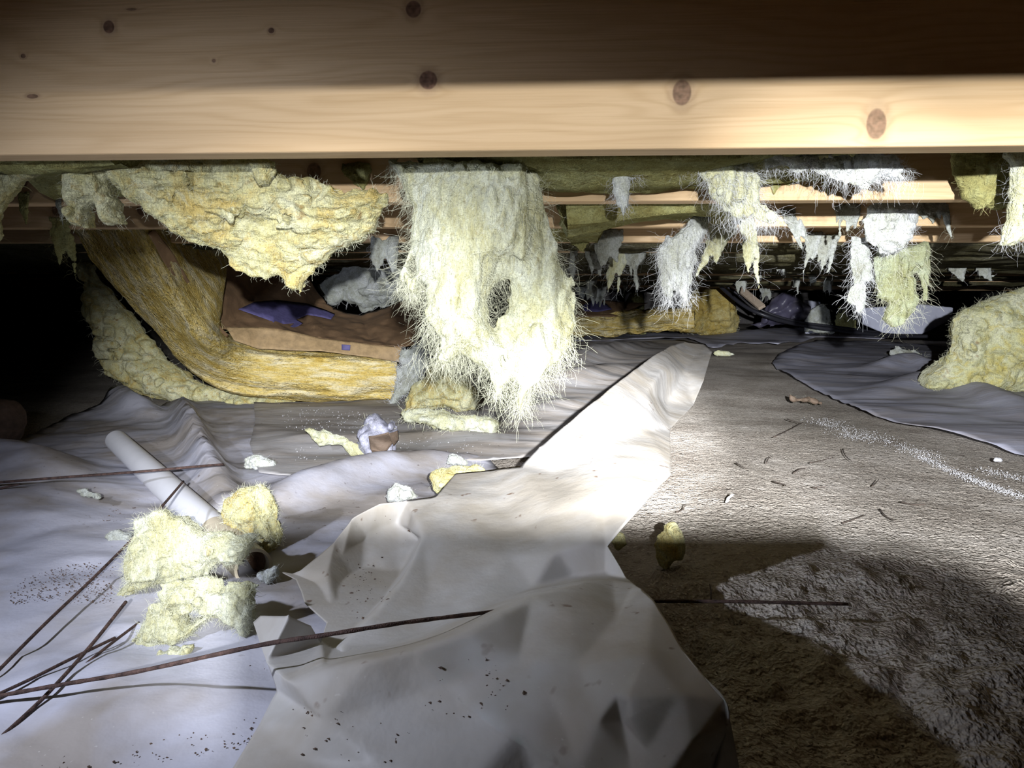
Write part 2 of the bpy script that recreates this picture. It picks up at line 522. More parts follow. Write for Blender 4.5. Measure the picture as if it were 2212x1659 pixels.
M['wool_grey'] = wool_mat('grey_glass_wool', (0.58, 0.60, 0.58), (0.46, 0.48, 0.42), (0.33, 0.33, 0.26), fleck=(0.25, 0.24, 0.18), scale=14)
M['fibre'] = fibre_mat('pale_fibre', (0.62, 0.62, 0.46), 0.5, var=0.08, spec=0.3)
M['fibre_white'] = fibre_mat('white_fibre', (0.68, 0.69, 0.68), 0.45, var=0.06, spec=0.3)
M['fibre_olive'] = fibre_mat('olive_fibre', (0.62, 0.58, 0.28), 0.6, var=0.1, spec=0.2)
M['soil'] = soil_mat()
M['film'] = film_mat('milky_polythene', (0.70, 0.70, 0.78), (0.46, 0.415, 0.375), speck=(0.12, 0.07, 0.05), dust_lo=0.44, dust_hi=0.62, dscale=3.6)
M['film_dusty'] = film_mat('dusty_polythene', (0.62, 0.60, 0.585), (0.51, 0.455, 0.395), dust_lo=0.40, dust_hi=0.6, stretch=(0.5, 1.6, 1), dscale=6, rough=0.5)
M['film_far'] = film_mat('grey_polythene', (0.56, 0.57, 0.68), (0.46, 0.44, 0.47), dust_lo=0.40, dust_hi=0.62, stretch=(0.6, 1.8, 1), dscale=5, rough=0.5, speck_at=0.75)
M['film_tent'] = film_mat('stained_polythene', (0.67, 0.65, 0.615), (0.53, 0.48, 0.40), speck=(0.20, 0.11, 0.06), dust_lo=0.38, dust_hi=0.62, speck_at=0.62, dscale=6, transl=0.30, sscale=45)
M['rust'] = plain_mat('rusty_steel', (0.10, 0.06, 0.048), 0.85, 0.2, 0.35, 120, 0.5, c2=(0.055, 0.034, 0.03))
M['pvc'] = plain_mat('white_pvc', (0.90, 0.90, 0.92), 0.35, var=0.04, scale=12, bstr=0.02)
M['pvc_end'] = plain_mat('stained_pvc', (0.56, 0.49, 0.36), 0.5, var=0.12, scale=20, bstr=0.05)
M['pipe_in'] = plain_mat('brown_pipe_inside', (0.24, 0.14, 0.09), 0.8, var=0.2)
M['deck'] = plain_mat('brown_deck_board', (0.30, 0.19, 0.10), 0.8, var=0.25, scale=14)
M['concrete'] = plain_mat('dark_concrete', (0.16, 0.15, 0.145), 0.9, var=0.2, scale=9, bstr=0.4)
M['foil'] = plain_mat('grey_foil_paper', (0.30, 0.30, 0.36), 0.6, 0.1, 0.5, 50, 0.6)
M['brown_paper'] = plain_mat('torn_brown_paper', (0.14, 0.10, 0.07), 0.75, 0, 0.25, 40, 0.3)
M['kraft'] = plain_mat('kraft_paper', (0.22, 0.135, 0.07), 0.7, 0, 0.18, 25, 0.25)
M['kraft_light'] = plain_mat('kraft_flange_paper', (0.30, 0.205, 0.10), 0.7, 0, 0.22, 45, 0.25)
M['ink'] = plain_mat('blue_print_ink', (0.09, 0.08, 0.19), 0.7, 0, 0.2, 60, 0.1)
M['white_board'] = plain_mat('white_board', (0.55, 0.57, 0.68), 0.7, 0, 0.05, 10, 0.05)
M['cable'] = plain_mat('black_cable', (0.02, 0.02, 0.025), 0.4, 0, 0.1)
M['bark'] = plain_mat('dark_twig', (0.06, 0.045, 0.035), 0.9, 0, 0.3)
M['chalk'] = plain_mat('white_crumbs', (0.55, 0.55, 0.56), 0.9, 0, 0.1)
M['grain'] = plain_mat('dark_grit', (0.11, 0.075, 0.055), 0.95, 0, 0.4, 200)
M['mound'] = plain_mat('dark_brown_earth', (0.10, 0.065, 0.045), 0.95, 0, 0.35, 30, 0.6)
M['phone'] = plain_mat('black_phone_glass', (0.02, 0.02, 0.022), 0.2, 0, 0.05)
M['glove'] = plain_mat('grey_work_glove', (0.12, 0.12, 0.13), 0.9, 0, 0.2, 60, 0.4)
M['black_film'] = film_mat('black_polythene', (0.07, 0.065, 0.10), (0.10, 0.09, 0.10), speck_at=0.8, rough=0.35)

# ------------------------------------------------------------------ the crawl space itself
YAW = math.radians(4.0)
U = np.array([math.cos(YAW), -math.sin(YAW), 0.0])      # along the joists
NJ = np.array([math.sin(YAW), math.cos(YAW), 0.0])      # across the joists, away from the camera
JB = CAMZ + 0.154                                        # underside of the joists
JT = JB + 0.235
JTH = 0.038
JD = [0.302, 0.81] + [0.81 + 0.4064 * k for k in range(1, 24)]


def on_joist(px, py, d):
    r = ray(px, py); k = d * math.cos(YAW) / (r @ NJ)
    p = r * k
    return (p - np.array([0, d, 0])) @ U, CAMZ + p[2]


def ground_z(x, y):
    P = np.stack([x, y, np.zeros_like(x)], 1)
    return 0.012 * vnoise(P, 1.1, 5) + 0.006 * vnoise(P, 3.1, 6) - 0.004


# floor: soil, finer towards the camera
def floor_mesh():
    ny, nx = 400, 430
    t = np.linspace(0, 1, ny); y = 0.30 * (15.0 / 0.30) ** t
    s = np.linspace(-1, 1, nx); s = np.sign(s) * (0.45 * np.abs(s) + 0.55 * np.abs(s) ** 2.2)
    Yg = np.repeat(y[:, None], nx, 1); Xg = s[None] * (1.05 * Yg + 1.1)
    x, yy = Xg.ravel(), Yg.ravel()
    z = ground_z(x, yy)
    P = np.stack([x, yy, z], 1)
    fade = np.clip(1.6 - yy * 0.35, 0.35, 1.0)
    cl = np.abs(vnoise(P, 28, 11)) * 0.011 + np.maximum(vnoise(P, 55, 12), 0) * 0.010 + vnoise(P, 120, 13) * 0.0035
    big = np.maximum(fbm(P, 7, 3, 21), 0) * 0.020
    # the open soil on the right is rough; under the sheets it lies flat
    right = np.clip((x - 0.16 * yy + 0.08) / 0.10, 0, 1)
    near = np.clip((1.18 - yy) / 0.2, 0, 1)
    z = z + (cl * (0.22 + 0.78 * near) + big * near) * right * fade - 0.012
    V = np.stack([x, yy, z], 1)
    i = np.arange(ny - 1)[:, None] * nx + np.arange(nx - 1)[None]
    Q = np.stack([i, i + 1, i + nx + 1, i + nx], -1).reshape(-1, 4)
    return V, Q


V, Q = floor_mesh()
fl = obj('floor', V, Q, M['soil'], base=(0, 0, 0)); tag(fl, 'dry brown crawl space soil floor', kind='structure')
V, Q = box_vq((-7, -1.6, -0.10), (7, 0.301, -0.012))
o = obj('floor_entry', V, Q, M['soil'], base=(0, 0, 0)); tag(o, 'soil floor beneath the photographer', kind='structure')
V, Q = box_vq((-7, -1.6, JT), (7, 15, JT + 0.02)); o = obj('ceiling', V, Q, M['deck'], base=(0, 0, JT)); tag(o, 'brown subfloor boards above the joists', kind='structure')
for nm, lo, hi in (('wall_front', (-7, 15, -0.1), (7, 15.2, JT)), ('wall_back', (-7, -1.8, -0.1), (7, -1.6, JT)),
                   ('wall_left', (-7.2, -1.8, -0.1), (-7, 15.2, JT)), ('wall_right', (7, -1.8, -0.1), (7.2, 15.2, JT))):
    V, Q = box_vq(lo, hi); o = obj(nm, V, Q, M['concrete']); tag(o, 'dark concrete foundation wall', kind='structure')

kn = []
for px, py, rx, ry, dk in ((235, 58, 13, 14, .95), (586, 66, 7, 6, .95), (893, 20, 17, 18, .95), (925, 173, 20, 20, .97), (1473, 200, 20, 27, .85),
                           (1893, 268, 21, 32, .8), (50, 121, 6, 5, .9), (70, 208, 14, 5, .85), (462, 131, 4, 4, .8), (284, 20, 12, 3, .7), (258, 357, 14, 5, .8)):
    lx, z = on_joist(px, py, JD[1])
    kn.append((lx, z - JB, rx / FPX * JD[1], ry / FPX * JD[1], dk))
M['joist_near'] = wood_mat('knotty_pine', kn)
rk = random.Random(4)
M['joist'] = wood_mat('pine', [(rk.uniform(-1.5, 1.5), rk.uniform(0.02, 0.2), 0.012, 0.014, 0.9) for _ in range(9)])
ORD = ['', 'nearest', 'second', 'third', 'fourth', 'fifth', 'sixth', 'seventh', 'eighth']
for k, d in enumerate(JD):
    if d > 9.5: break
    V, Q = box_vq((-3.2 - d * 0.4, 0, 0), (3.2 + d * 0.4, JTH, JT - JB), 0.0025)
    o = obj('floor_joist', V, Q, M['joist_near'] if k == 1 else M['joist'], base=(0, 0, 0), smooth=False)
    o.location = (0, d, JB); o.rotation_euler = (0, 0, -YAW)
    if k == 0: lab = 'pine floor joist overhead, just above and behind the view'
    elif k == 1: lab = 'wide knotty pine floor joist crossing the top of the picture'
    elif k < 9: lab = '%s pine floor joist counted back from the camera' % ORD[k]
    else: lab = 'dark floor joist far back in the crawl space'
    tag(o, lab, 'joist', 'pine floor joists overhead')


# ------------------------------------------------------------------ glass wool builders
def blob_vq(poly, Y, T, seed=0, res=3.0, R=None, amp=(0.012, 0.005, 0.002), freq=(22, 70, 190), stretch=(1, 1, 1), edge=0.004, slope=(0, 0), holes=(), warp=0.0, world=False):
    p = np.array([q if world else at(q[0], q[1], Y)[[0, 2]] for q in poly], float)
    h = res / FPX * Y
    pad = 4 * h + amp[0] + edge
    ymax = T + amp[0] + amp[1] + warp + 3 * h
    cx, cz = p.mean(0)
    ymax += max(abs(slope[0]) * np.ptp(p[:, 0]) * 0.6, 0) + abs(slope[1]) * np.ptp(p[:, 1]) * 0.6
    ax = np.arange(p[:, 0].min() - pad, p[:, 0].max() + pad, h); az = np.arange(p[:, 1].min() - pad, p[:, 1].max() + pad, h)
    ay = np.arange(Y - ymax, Y + ymax, h)
    X, Z = np.meshgrid(ax, az, indexing='ij')
    e = gnoise(ax, np.zeros(1), az, (freq[1], 1, freq[1]), seed + 1)[:, 0, :] * edge + gnoise(ax, np.zeros(1), az, (freq[2], 1, freq[2]), seed + 2)[:, 0, :] * edge * 0.6
    D = poly_sd(p, X, Z) + e
    for hp in holes:
        q = np.array([at(a, b, Y)[[0, 2]] for a, b in hp], float)
        D = np.minimum(D, -poly_sd(q, X, Z) + e)
    R = R or T * 1.3
    tt = np.where(D > 0, T * np.sqrt(np.clip(1 - (1 - np.clip(D / R, 0, 1)) ** 2, 0, 1)), D * 1.5)
    c = Y + slope[0] * (X - cx) + slope[1] * (Z - cz)
    if warp: c = c + warp * gnoise(ax, np.zeros(1), az, (9, 1, 9), seed + 7)[:, 0, :]
    F = np.abs(ay[None, :, None] - c[:, None, :]) - tt[:, None, :]
    st = np.array(stretch, float)
    fade = np.clip(tt / (0.35 * T), 0.12, 1)[:, None, :]
    g = np.zeros_like(F)
    for i, (a, f) in enumerate(zip(amp, freq)):
        n = gnoise(ax, ay, az, f * st, seed + 11 + i)
        if i == 1: n = 1 - 2 * np.abs(n)            # ridged: torn layers
        g += a * n
    F += g * fade
    return surface_nets(F, ax, ay, az)


def fuzz(V, Q, n, L, rad, rng, grav, curl, out=0.28, along=None, front=True):
    a, b, c = V[Q[:, 0]], V[Q[:, 1]], V[Q[:, 2]]
    N = np.cross(b - a, c - a); N /= np.linalg.norm(N, axis=1)[:, None] + 1e-12
    C = (a + c) / 2
    w = np.where(N[:, 1] < 0.35, 1.0, 0.15) if front else np.ones(len(Q))
    i = rng.choice(len(Q), n, p=w / w.sum())
    D = N[i] * out + rng.normal(0, 0.38, (n, 3)) + (np.array(along) if along is not None else 0)
    return strands_vq(C[i] - N[i] * 0.002, D, L * rng.uniform(0.35, 1.3, n), rad, rng, curl, grav)


SEED = [100]


def wool(name, label, poly, Y, T, mat='wool', fmat='fibre', n=400, L=0.03, rad=0.00014, grav=0.35, curl=1.6, cat='insulation', group=None, along=None, fray=None, out=0.28, **kw):
    """one piece of glass wool: a lumpy torn body and its loose fibres"""
    SEED[0] += 31; rng = np.random.RandomState(SEED[0])
    V, Q = blob_vq(poly, Y, T, SEED[0], **kw)
    root = empty(name, (V[:, 0].mean(), V[:, 1].mean(), V[:, 2].min()), label, cat, group)
    obj('wool_body', V, Q, M[mat], root)
    if n:
        SV, SQ = fuzz(V, Q, n, L, rad, rng, grav, curl, out=out, along=along)
        if fray:                                       # long threads from chosen pixel points
            for (px, py, cnt, ln, spread) in fray:
                p0 = at(px, py, Y)
                P0 = p0 + rng.normal(0, 1, (cnt, 3)) * np.array([spread, T * 0.4, spread * 0.6])
                fv, fq = strands_vq(P0, rng.normal(0, 0.25, (cnt, 3)) + np.array([0, 0, -1.0]), ln * rng.uniform(0.4, 1.2, cnt), rad, rng, curl * 0.7, grav)
                SQ = np.vstack([SQ, fq + len(SV)]); SV = np.vstack([SV, fv])
        o = obj('loose_fibres', SV, SQ, M[fmat], root); tag(o, kind='stuff')
    return root


def tuft_poly(x, y0, y1, w, seed, prongs=2, lean=0.0):
    r = random.Random(seed); h = y1 - y0
    pts = [(x - w * 0.5, y0), (x + w * 0.5, y0)]
    xr = x + w * 0.5
    for t in (0.25, 0.5):
        pts.append((x + lean * t * h + w * (0.5 - 0.12 * t + r.uniform(-.12, .12)), y0 + h * t))
    xs = np.linspace(0.36, -0.36, prongs * 2 - 1)
    main = r.randrange(prongs)
    for i, q in enumerate(xs):
        if i % 2 == 0: yy = y0 + h * (1.0 if i // 2 == main else r.uniform(0.68, 0.92))
        else: yy = y0 + h * r.uniform(0.5, 0.68)
        pts.append((x + lean * (yy - y0) + w * (q + r.uniform(-.06, .06)) * (0.8 if i % 2 == 0 else 1), yy))
    for t in (0.5, 0.25):
        pts.append((x + lean * t * h - w * (0.5 - 0.12 * t + r.uniform(-.12, .12)), y0 + h * t))
    return pts


def tuft(name, label, x, y0, y1, w, d, prongs=2, lean=0.0, mat='wool_grey', fmat='fibre_white', n=60, group=None):
    for k in range(1, len(JD)):                        # the joist it clings to: the first whose underside lies below its top
        r = ray(x, y0 - 1); dk = JD[k] * math.cos(YAW) / (r @ NJ) * r[1] - 0.003
        if at(x, y0, dk)[2] > JB + 0.004 and dk > d - 0.35: d = dk; break
    wm = w / FPX * d; hm = (y1 - y0) / FPX * d
    return wool(name, label, tuft_poly(x, y0, y1, w, SEED[0], prongs, lean), d, max(0.16 * wm, 0.004), mat, fmat, n=n, L=hm * 0.35, rad=0.00015 * max(1, d * 0.6),
                grav=0.5, group=group, res=2.2, amp=(0.12 * wm, 0.05 * wm, 0.02 * wm), freq=(3.2 / wm, 9 / wm, 20 / wm), stretch=(1, 1, 0.5), edge=0.045 * wm, R=wm * 0.3, warp=0.1 * wm)


# ---- the big pieces hanging under the first joist
wool('hanging_insulation', 'large pale shaggy insulation clump hanging at the centre, nearly touching the floor',
     [(838, 345), (1148, 340), (1165, 400), (1195, 470), (1210, 520), (1225, 570), (1243, 620), (1250, 700), (1235, 742), (1205, 775), (1180, 800), (1152, 828), (1137, 850),
      (1124, 888), (1115, 868), (1118, 832), (1104, 812), (1092, 835), (1078, 862), (1064, 838), (1058, 802), (1040, 785), (1000, 768), (965, 790), (945, 772), (952, 735),
      (930, 690), (925, 640), (914, 606), (906, 640), (893, 636), (880, 608), (868, 590), (878, 545), (893, 500), (895, 450), (875, 420), (858, 385)],
     1.05, 0.052, 'wool', 'fibre', n=7000, L=0.042, grav=0.6, curl=1.5, along=(0, 0, -0.6), out=0.15, R=0.075, rad=0.00018,
     amp=(0.040, 0.009, 0.005), freq=(14, 42, 120), stretch=(1.2, 1, 0.55), edge=0.006, warp=0.03, slope=(0, 0.05),
     holes=[[(1056, 640), (1070, 615), (1092, 612), (1085, 640), (1070, 665), (1066, 705), (1052, 695)], [(884, 575), (896, 560), (903, 590), (897, 615)]],
     fray=[(1122, 860, 70, 0.04, 0.006), (1075, 840, 60, 0.035, 0.008), (960, 770, 120, 0.05, 0.02), (1010, 762, 90, 0.04, 0.02), (890, 610, 90, 0.035, 0.008), (1200, 770, 60, 0.03, 0.02), (940, 700, 80, 0.05, 0.012)])

wool('torn_batt', 'thick yellow torn insulation batt drooping under the joist, with ragged pointed lower edge',
     [(212, 345), (520, 340), (592, 345), (622, 392), (662, 380), (700, 388), (742, 408), (765, 402), (830, 418), (828, 440), (790, 495), (740, 530), (700, 555), (660, 572), (640, 605),
      (630, 635), (612, 637), (592, 615), (585, 592), (562, 598), (522, 600), (482, 572), (455, 545), (400, 505), (370, 490), (345, 470), (312, 440), (290, 415), (268, 400), (262, 430),
      (276, 488), (246, 486), (232, 448), (216, 462), (204, 492), (184, 486), (174, 440), (168, 410), (190, 380)],
     1.06, 0.055, 'wool_yellow', 'fibre', n=3600, L=0.013, grav=0.25, curl=1.4, rad=0.0002, R=0.085, amp=(0.036, 0.012, 0.006), freq=(15, 44, 120), stretch=(0.8, 1, 1.25), edge=0.007, warp=0.015, slope=(0.10, -0.35))
wool('insulation_scrap', 'small cushion-like yellow insulation scrap tucked above the drooping torn batt',
     [(535, 345), (598, 345), (596, 372), (580, 395), (562, 402), (545, 385)], 0.98, 0.02, 'wool_yellow', 'fibre', n=150, L=0.01, amp=(0.006, 0.003, 0.001))
wool('insulation_edge', 'pale yellow insulation edge curling down at the far left under the joist',
     [(-160, 340), (118, 345), (95, 378), (50, 395), (20, 430), (6, 470), (14, 510), (-6, 545), (-60, 560), (-160, 500)], 1.06, 0.03, 'wool_yellow', 'fibre_olive', n=300, L=0.015, slope=(-0.3, 0.2), amp=(0.012, 0.004, 0.0015))
tuft('dim_strand', 'thin dim strand hanging left of the torn batt, highest one', 122, 395, 490, 14, 1.2, 1, 0.12, 'wool_grey', 'fibre', 25)
tuft('dim_tuft', 'dim shaggy tuft hanging in the dark left of the slanting batt', 135, 470, 600, 55, 1.45, 2, 0.1, 'wool_olive', 'fibre_olive', 90)
tuft('dim_tuft', 'short dim tuft hanging in the dark near the far left', 52, 415, 490, 26, 1.3, 1, 0.0, 'wool_olive', 'fibre_olive', 40)

wool('hanging_insulation', 'pale feathery insulation piece sweeping down to the right of the centre under the joist',
     [(1432, 332), (1560, 328), (1612, 340), (1640, 395), (1652, 440), (1678, 465), (1672, 488), (1630, 482), (1600, 484), (1575, 470), (1545, 440), (1522, 400), (1500, 372), (1470, 352)],
     1.04, 0.022, 'wool', 'fibre_white', n=1500, L=0.035, grav=0.5, along=(0.35, 0, -0.6), R=0.03, amp=(0.014, 0.006, 0.002), freq=(26, 70, 170), stretch=(1, 1, 0.6), edge=0.004, warp=0.012,
     fray=[(1640, 470, 150, 0.03, 0.018), (1600, 470, 80, 0.03, 0.015)])
wool('hanging_insulation', 'bright white woolly insulation strip under the right part of the joist',
     [(1650, 330), (1890, 325), (1930, 348), (1957, 408), (1934, 388), (1902, 384), (1872, 406), (1820, 402), (1790, 385), (1745, 372), (1720, 378), (1690, 360), (1655, 366)],
     1.0, 0.022, 'wool_white', 'fibre_white', n=1500, L=0.025, grav=0.4, along=(0.3, 0, -0.4), R=0.03, amp=(0.014, 0.006, 0.002), freq=(28, 75, 170), edge=0.004, warp=0.012,
     fray=[(1930, 380, 90, 0.03, 0.015), (1800, 385, 90, 0.025, 0.02)])
wool('insulation_tuft', 'white forked insulation tuft hanging just right of the big central clump',
     [(1320, 345), (1368, 343), (1404, 334), (1392, 362), (1362, 392), (1356, 440), (1346, 466), (1330, 440), (1322, 395)], 1.05, 0.010, 'wool_white', 'fibre_white', n=420, L=0.025, along=(0, 0, -0.7), amp=(0.006, 0.003, 0.001), freq=(50, 120, 220), stretch=(1, 1, 0.5), edge=0.003)
tuft('insulation_tuft', 'white wispy tuft beside the top of the central clump', 1175, 345, 395, 60, 1.05, 2, 0.1, 'wool_white', 'fibre_white', 260)
tuft('insulation_tuft', 'thin wispy tuft between the two white tufts right of centre', 1283, 352, 392, 64, 1.06, 2, 0.0, 'wool_white', 'fibre_white', 260)
tuft('insulation_tuft', 'olive torn tuft under the white woolly strip, left one', 1690, 352, 425, 60, 1.14, 2, 0.0, 'wool_olive', 'fibre_olive', 120)
tuft('insulation_tuft', 'olive torn tuft under the white woolly strip, right one', 1765, 355, 425, 54, 1.14, 2, 0.12, 'wool_olive', 'fibre_olive', 120)
wool('batt_end', 'flat olive insulation batt end hanging at the upper right', [(2050, 305), (2182, 300), (2186, 380), (2178, 448), (2150, 452), (2100, 444), (2082, 420), (2066, 380)],
     1.1, 0.03, 'wool_olive', 'fibre_olive', n=350, L=0.015, amp=(0.006, 0.003, 0.001), edge=0.005, R=0.03)
wool('hanging_insulation', 'pale insulation strip hanging at the right edge of the picture', [(2172, 310), (2330, 300), (2320, 420), (2230, 480), (2200, 518), (2182, 538), (2163, 528), (2170, 490), (2186, 430)],
     0.97, 0.022, 'wool', 'fibre_white', n=700, L=0.03, along=(0, 0, -0.6), amp=(0.012, 0.005, 0.0015), R=0.03, stretch=(1, 1, 0.5))

# ---- second and third bay
wool('hanging_insulation', 'long pale netted insulation strip hanging left of the feathery piece',
     [(1512, 455), (1538, 470), (1528, 500), (1505, 540), (1502, 590), (1490, 625), (1482, 655), (1468, 640), (1452, 618), (1448, 655), (1432, 628), (1424, 590), (1418, 548), (1440, 515), (1478, 488)],
     1.45, 0.018, 'wool_white', 'fibre_white', n=900, L=0.045, grav=0.6, along=(0, 0, -0.8), amp=(0.012, 0.005, 0.002), freq=(30, 80, 180), stretch=(1, 1, 0.45), edge=0.005, rad=0.00025,
     fray=[(1480, 640, 60, 0.03, 0.008), (1440, 640, 40, 0.03, 0.008)])
wool('hanging_insulation', 'grey looped insulation roll hanging right of the far strips', [(1868, 440), (1980, 438), (1984, 480), (1966, 520), (1940, 545), (1900, 548), (1876, 520), (1864, 480)],
     1.5, 0.03, 'wool_white', 'fibre_white', n=500, L=0.03, amp=(0.020, 0.008, 0.002), freq=(22, 55, 150), rad=0.00025)
wool('hanging_insulation', 'ragged olive insulation piece with two long points hanging at the right, above the white board',
     [(1880, 530), (1940, 540), (2000, 520), (2016, 590), (2010, 640), (2000, 660), (1996, 625), (1980, 600), (1982, 640), (1972, 670), (1950, 690), (1930, 705), (1912, 690), (1926, 655), (1900, 640), (1892, 600)],
     1.62, 0.03, 'wool_sage', 'fibre', n=700, L=0.04, grav=0.6, along=(0, 0, -0.7), amp=(0.026, 0.012, 0.003), freq=(22, 55, 150), stretch=(1, 1, 0.5), rad=0.00025)
wool('hanging_insulation', 'stringy pale insulation strand left of the ragged olive piece',
     [(1838, 510), (1876, 512), (1880, 560), (1886, 600), (1868, 612), (1876, 660), (1858, 680), (1846, 690), (1838, 660), (1822, 650), (1842, 615), (1836, 570)],
     1.6, 0.014, 'wool_grey', 'fibre_white', n=420, L=0.04, grav=0.6, along=(0, 0, -0.8), amp=(0.012, 0.005, 0.002), freq=(28, 70, 160), stretch=(1, 1, 0.45), rad=0.00025)
tuft('insulation_strand', 'thin curved strand hanging right of the grey looped roll', 2040, 440, 522, 18, 1.4, 1, 0.15, 'wool_grey', 'fibre', 40)
tuft('insulation_tuft', 'grey-green frayed tuft under the second joist near the right', 2010, 435, 490, 60, 1.35, 3, 0.0, 'wool_grey', 'fibre', 120)
tuft('insulation_tuft', 'pale tattered tuft left of the grey looped roll', 1832, 440, 520, 55, 1.4, 3, 0.0, 'wool_grey', 'fibre', 110)
for i, (x, y0, y1, w, d, pr, ln, mt, lab) in enumerate((
        (1565, 470, 600, 62, 1.75, 2, -0.35, 'wool', 'pale frayed tuft slanting left below the feathery piece'),
        (1612, 470, 632, 38, 1.8, 2, 0.12, 'wool', 'long thin pale tuft hanging below the feathery piece'),
        (1700, 450, 545, 40, 1.5, 2, 0.5, 'wool_grey', 'pale wisp slanting right under the second joist'),
        (1248, 490, 548, 46, 2.0, 1, 0.0, 'wool_olive', 'olive tongue of insulation just right of the central clump'),
        (1240, 540, 622, 18, 2.5, 1, -0.1, 'wool_grey', 'narrow grey strip right of the central clump'),
        (1282, 540, 602, 40, 2.5, 2, 0.1, 'wool_grey', 'grey frayed tuft, second right of the central clump'),
        (1316, 495, 588, 58, 2.1, 2, 0.0, 'wool_grey', 'broad pale tuft, third right of the central clump'),
        (1338, 535, 642, 38, 2.6, 2, -0.15, 'wool', 'long pale green tuft above the far blue-printed paper'),
        (1376, 530, 626, 62, 2.7, 3, 0.0, 'wool_grey', 'pale grey tattered tuft hanging left of the netted strip'),
        (1762, 500, 592, 34, 2.0, 2, -0.2, 'wool_grey', 'grey tuft, left one of the slanting pair at right'),
        (1795, 505, 602, 42, 2.0, 3, -0.25, 'wool_grey', 'grey tuft, right one of the slanting pair at right'),
        (1708, 533, 572, 20, 3.0, 1, 0.1, 'wool_white', 'tiny white tuft, left one of two far ones'),
        (1730, 533, 560, 18, 3.0, 1, -0.2, 'wool_white', 'tiny white tuft, right one of two far ones'),
        (1688, 555, 605, 26, 3.4, 2, 0.0, 'wool_grey', 'small dim grey tuft far back left of two tiny white ones'))):
    tuft('insulation_tuft', lab, x, y0, y1, w, d, pr, ln, mt, 'fibre_white' if mt != 'wool_olive' else 'fibre_olive', 110, 'torn tufts hanging between the joists')
rr = random.Random(8)
for i, (x, y0, y1, w, d) in enumerate(((1255, 612, 650, 26, 5.2), (1278, 600, 665, 30, 5.0), (1300, 615, 670, 26, 5.6), (1225, 560, 610, 20, 3.2), (1640, 575, 625, 26, 4.4), (1660, 560, 600, 24, 3.8),
                                       (1755, 590, 625, 20, 4.6), (1600, 590, 640, 22, 4.8), (1790, 600, 640, 22, 5.0), (2070, 560, 610, 40, 3.0), (2130, 570, 620, 50, 3.2), (1720, 600, 640, 18, 5.2),
                                       (1655, 620, 655, 30, 5.6), (1350, 600, 640, 20, 6.0), (1420, 570, 610, 18, 4.2))):
    tuft('far_tuft', 'small dim grey insulation tuft hanging far back among the joists', x, y0, y1, w, d, rr.choice((1, 2, 3)), rr.uniform(-.1, .1), 'wool_grey', 'fibre_white', 30, 'dim far tufts between the joists')


# ------------------------------------------------------------------ batts (swept slabs)
def sweep_vq(path, thick, width, seed, n=170, around=110, amp=0.010, wdir=(0, 1, 0), taper=None):
    C = smooth_path(path, n)
    T = np.gradient(C, axis=0); S = np.concatenate([[0], np.cumsum(np.linalg.norm(np.diff(C, axis=0), axis=1))])
    T /= np.linalg.norm(T, axis=1)[:, None]
    Wd = np.array(wdir, float); Wd = Wd[None] - T * (T @ Wd)[:, None]; Wd /= np.linalg.norm(Wd, axis=1)[:, None]
    N = np.cross(T, Wd)
    a = np.linspace(0, 2 * math.pi, around, endpoint=False)
    e = 0.32
    cw = np.sign(np.cos(a)) * np.abs(np.cos(a)) ** e; sn = np.sign(np.sin(a)) * np.abs(np.sin(a)) ** e
    wv = (cw * 0.5 + 0.5) * width; tv = sn * 0.5 * thick
    per = np.concatenate([[0], np.cumsum(np.hypot(np.diff(wv), np.diff(tv)))])
    tp = np.ones(n) if taper is None else taper(np.linspace(0, 1, n))
    G = np.stack([np.repeat(S[:, None], around, 1), np.repeat(per[None], n, 0), np.zeros((n, around))], -1).reshape(-1, 3)
    # torn layers run along the length
    dsp = amp * (fbm(G, (4, 40, 1), 3, seed) * 0.7 + vnoise(G, (11, 11, 1), seed + 5) * 0.6 + vnoise(G, (60, 150, 1), seed + 9) * 0.18)
    out = np.stack([cw, sn], -1); out /= np.linalg.norm(out, axis=1)[:, None]
    P = C[:, None] + Wd[:, None] * wv[None, :, None] + N[:, None] * (tv[None] * tp[:, None])[..., None]
    P = P + (Wd[:, None] * out[None, :, 0:1] + N[:, None] * out[None, :, 1:2]) * dsp.reshape(n, around)[..., None]
    V = P.reshape(-1, 3)
    i = np.arange(n - 1)[:, None] * around; j = np.arange(around)[None]; j2 = (j + 1) % around
    Q = np.stack([i + j, i + j2, i + around + j2, i + around + j], -1).reshape(-1, 4)
    # end caps as fans with ragged centre
    rng = np.random.RandomState(seed)
    caps = []
    for k, sg in ((0, -1), (n - 1, 1)):
        c = P[k].mean(0); ring = [np.arange(k * around, (k + 1) * around)]
        for s in (0.75, 0.5, 0.25):
            R = c + (P[k] - c) * s + T[k] * sg * (0.012 * math.sqrt(1 - s) + rng.normal(0, 0.004, around))[:, None]
            ring.append(len(V) + np.arange(around)); V = np.vstack([V, R])
        for r0, r1 in zip(ring[:-1], ring[1:]):
            q = np.stack([r0, np.roll(r0, -1), np.roll(r1, -1), r1], 1)
            caps.append(q if sg < 0 else q[:, ::-1])
        V = np.vstack([V, c[None] + T[k] * sg * 0.012]); cc = np.full(around, len(V) - 1)
        q = np.stack([ring[-1], np.roll(ring[-1], -1), cc, cc], 1)
    Q = np.vstack([Q] + caps)[:, ::-1]
    uv = np.concatenate([G[:, :2], np.zeros((len(V) - len(G), 2))])
    uv[len(G):] = np.random.RandomState(seed + 1).uniform(0, 0.6, (len(V) - len(G), 2)) * 0 + V[len(G):, [0, 2]]
    return V, Q, uv


def set_uv(o, uv):
    me = o.data; l = me.uv_layers.new(name='along')
    idx = np.zeros(len(me.loops), np.int32); me.loops.foreach_get('vertex_index', idx)
    l.data.foreach_set('uv', uv[idx].astype(np.float32).ravel())


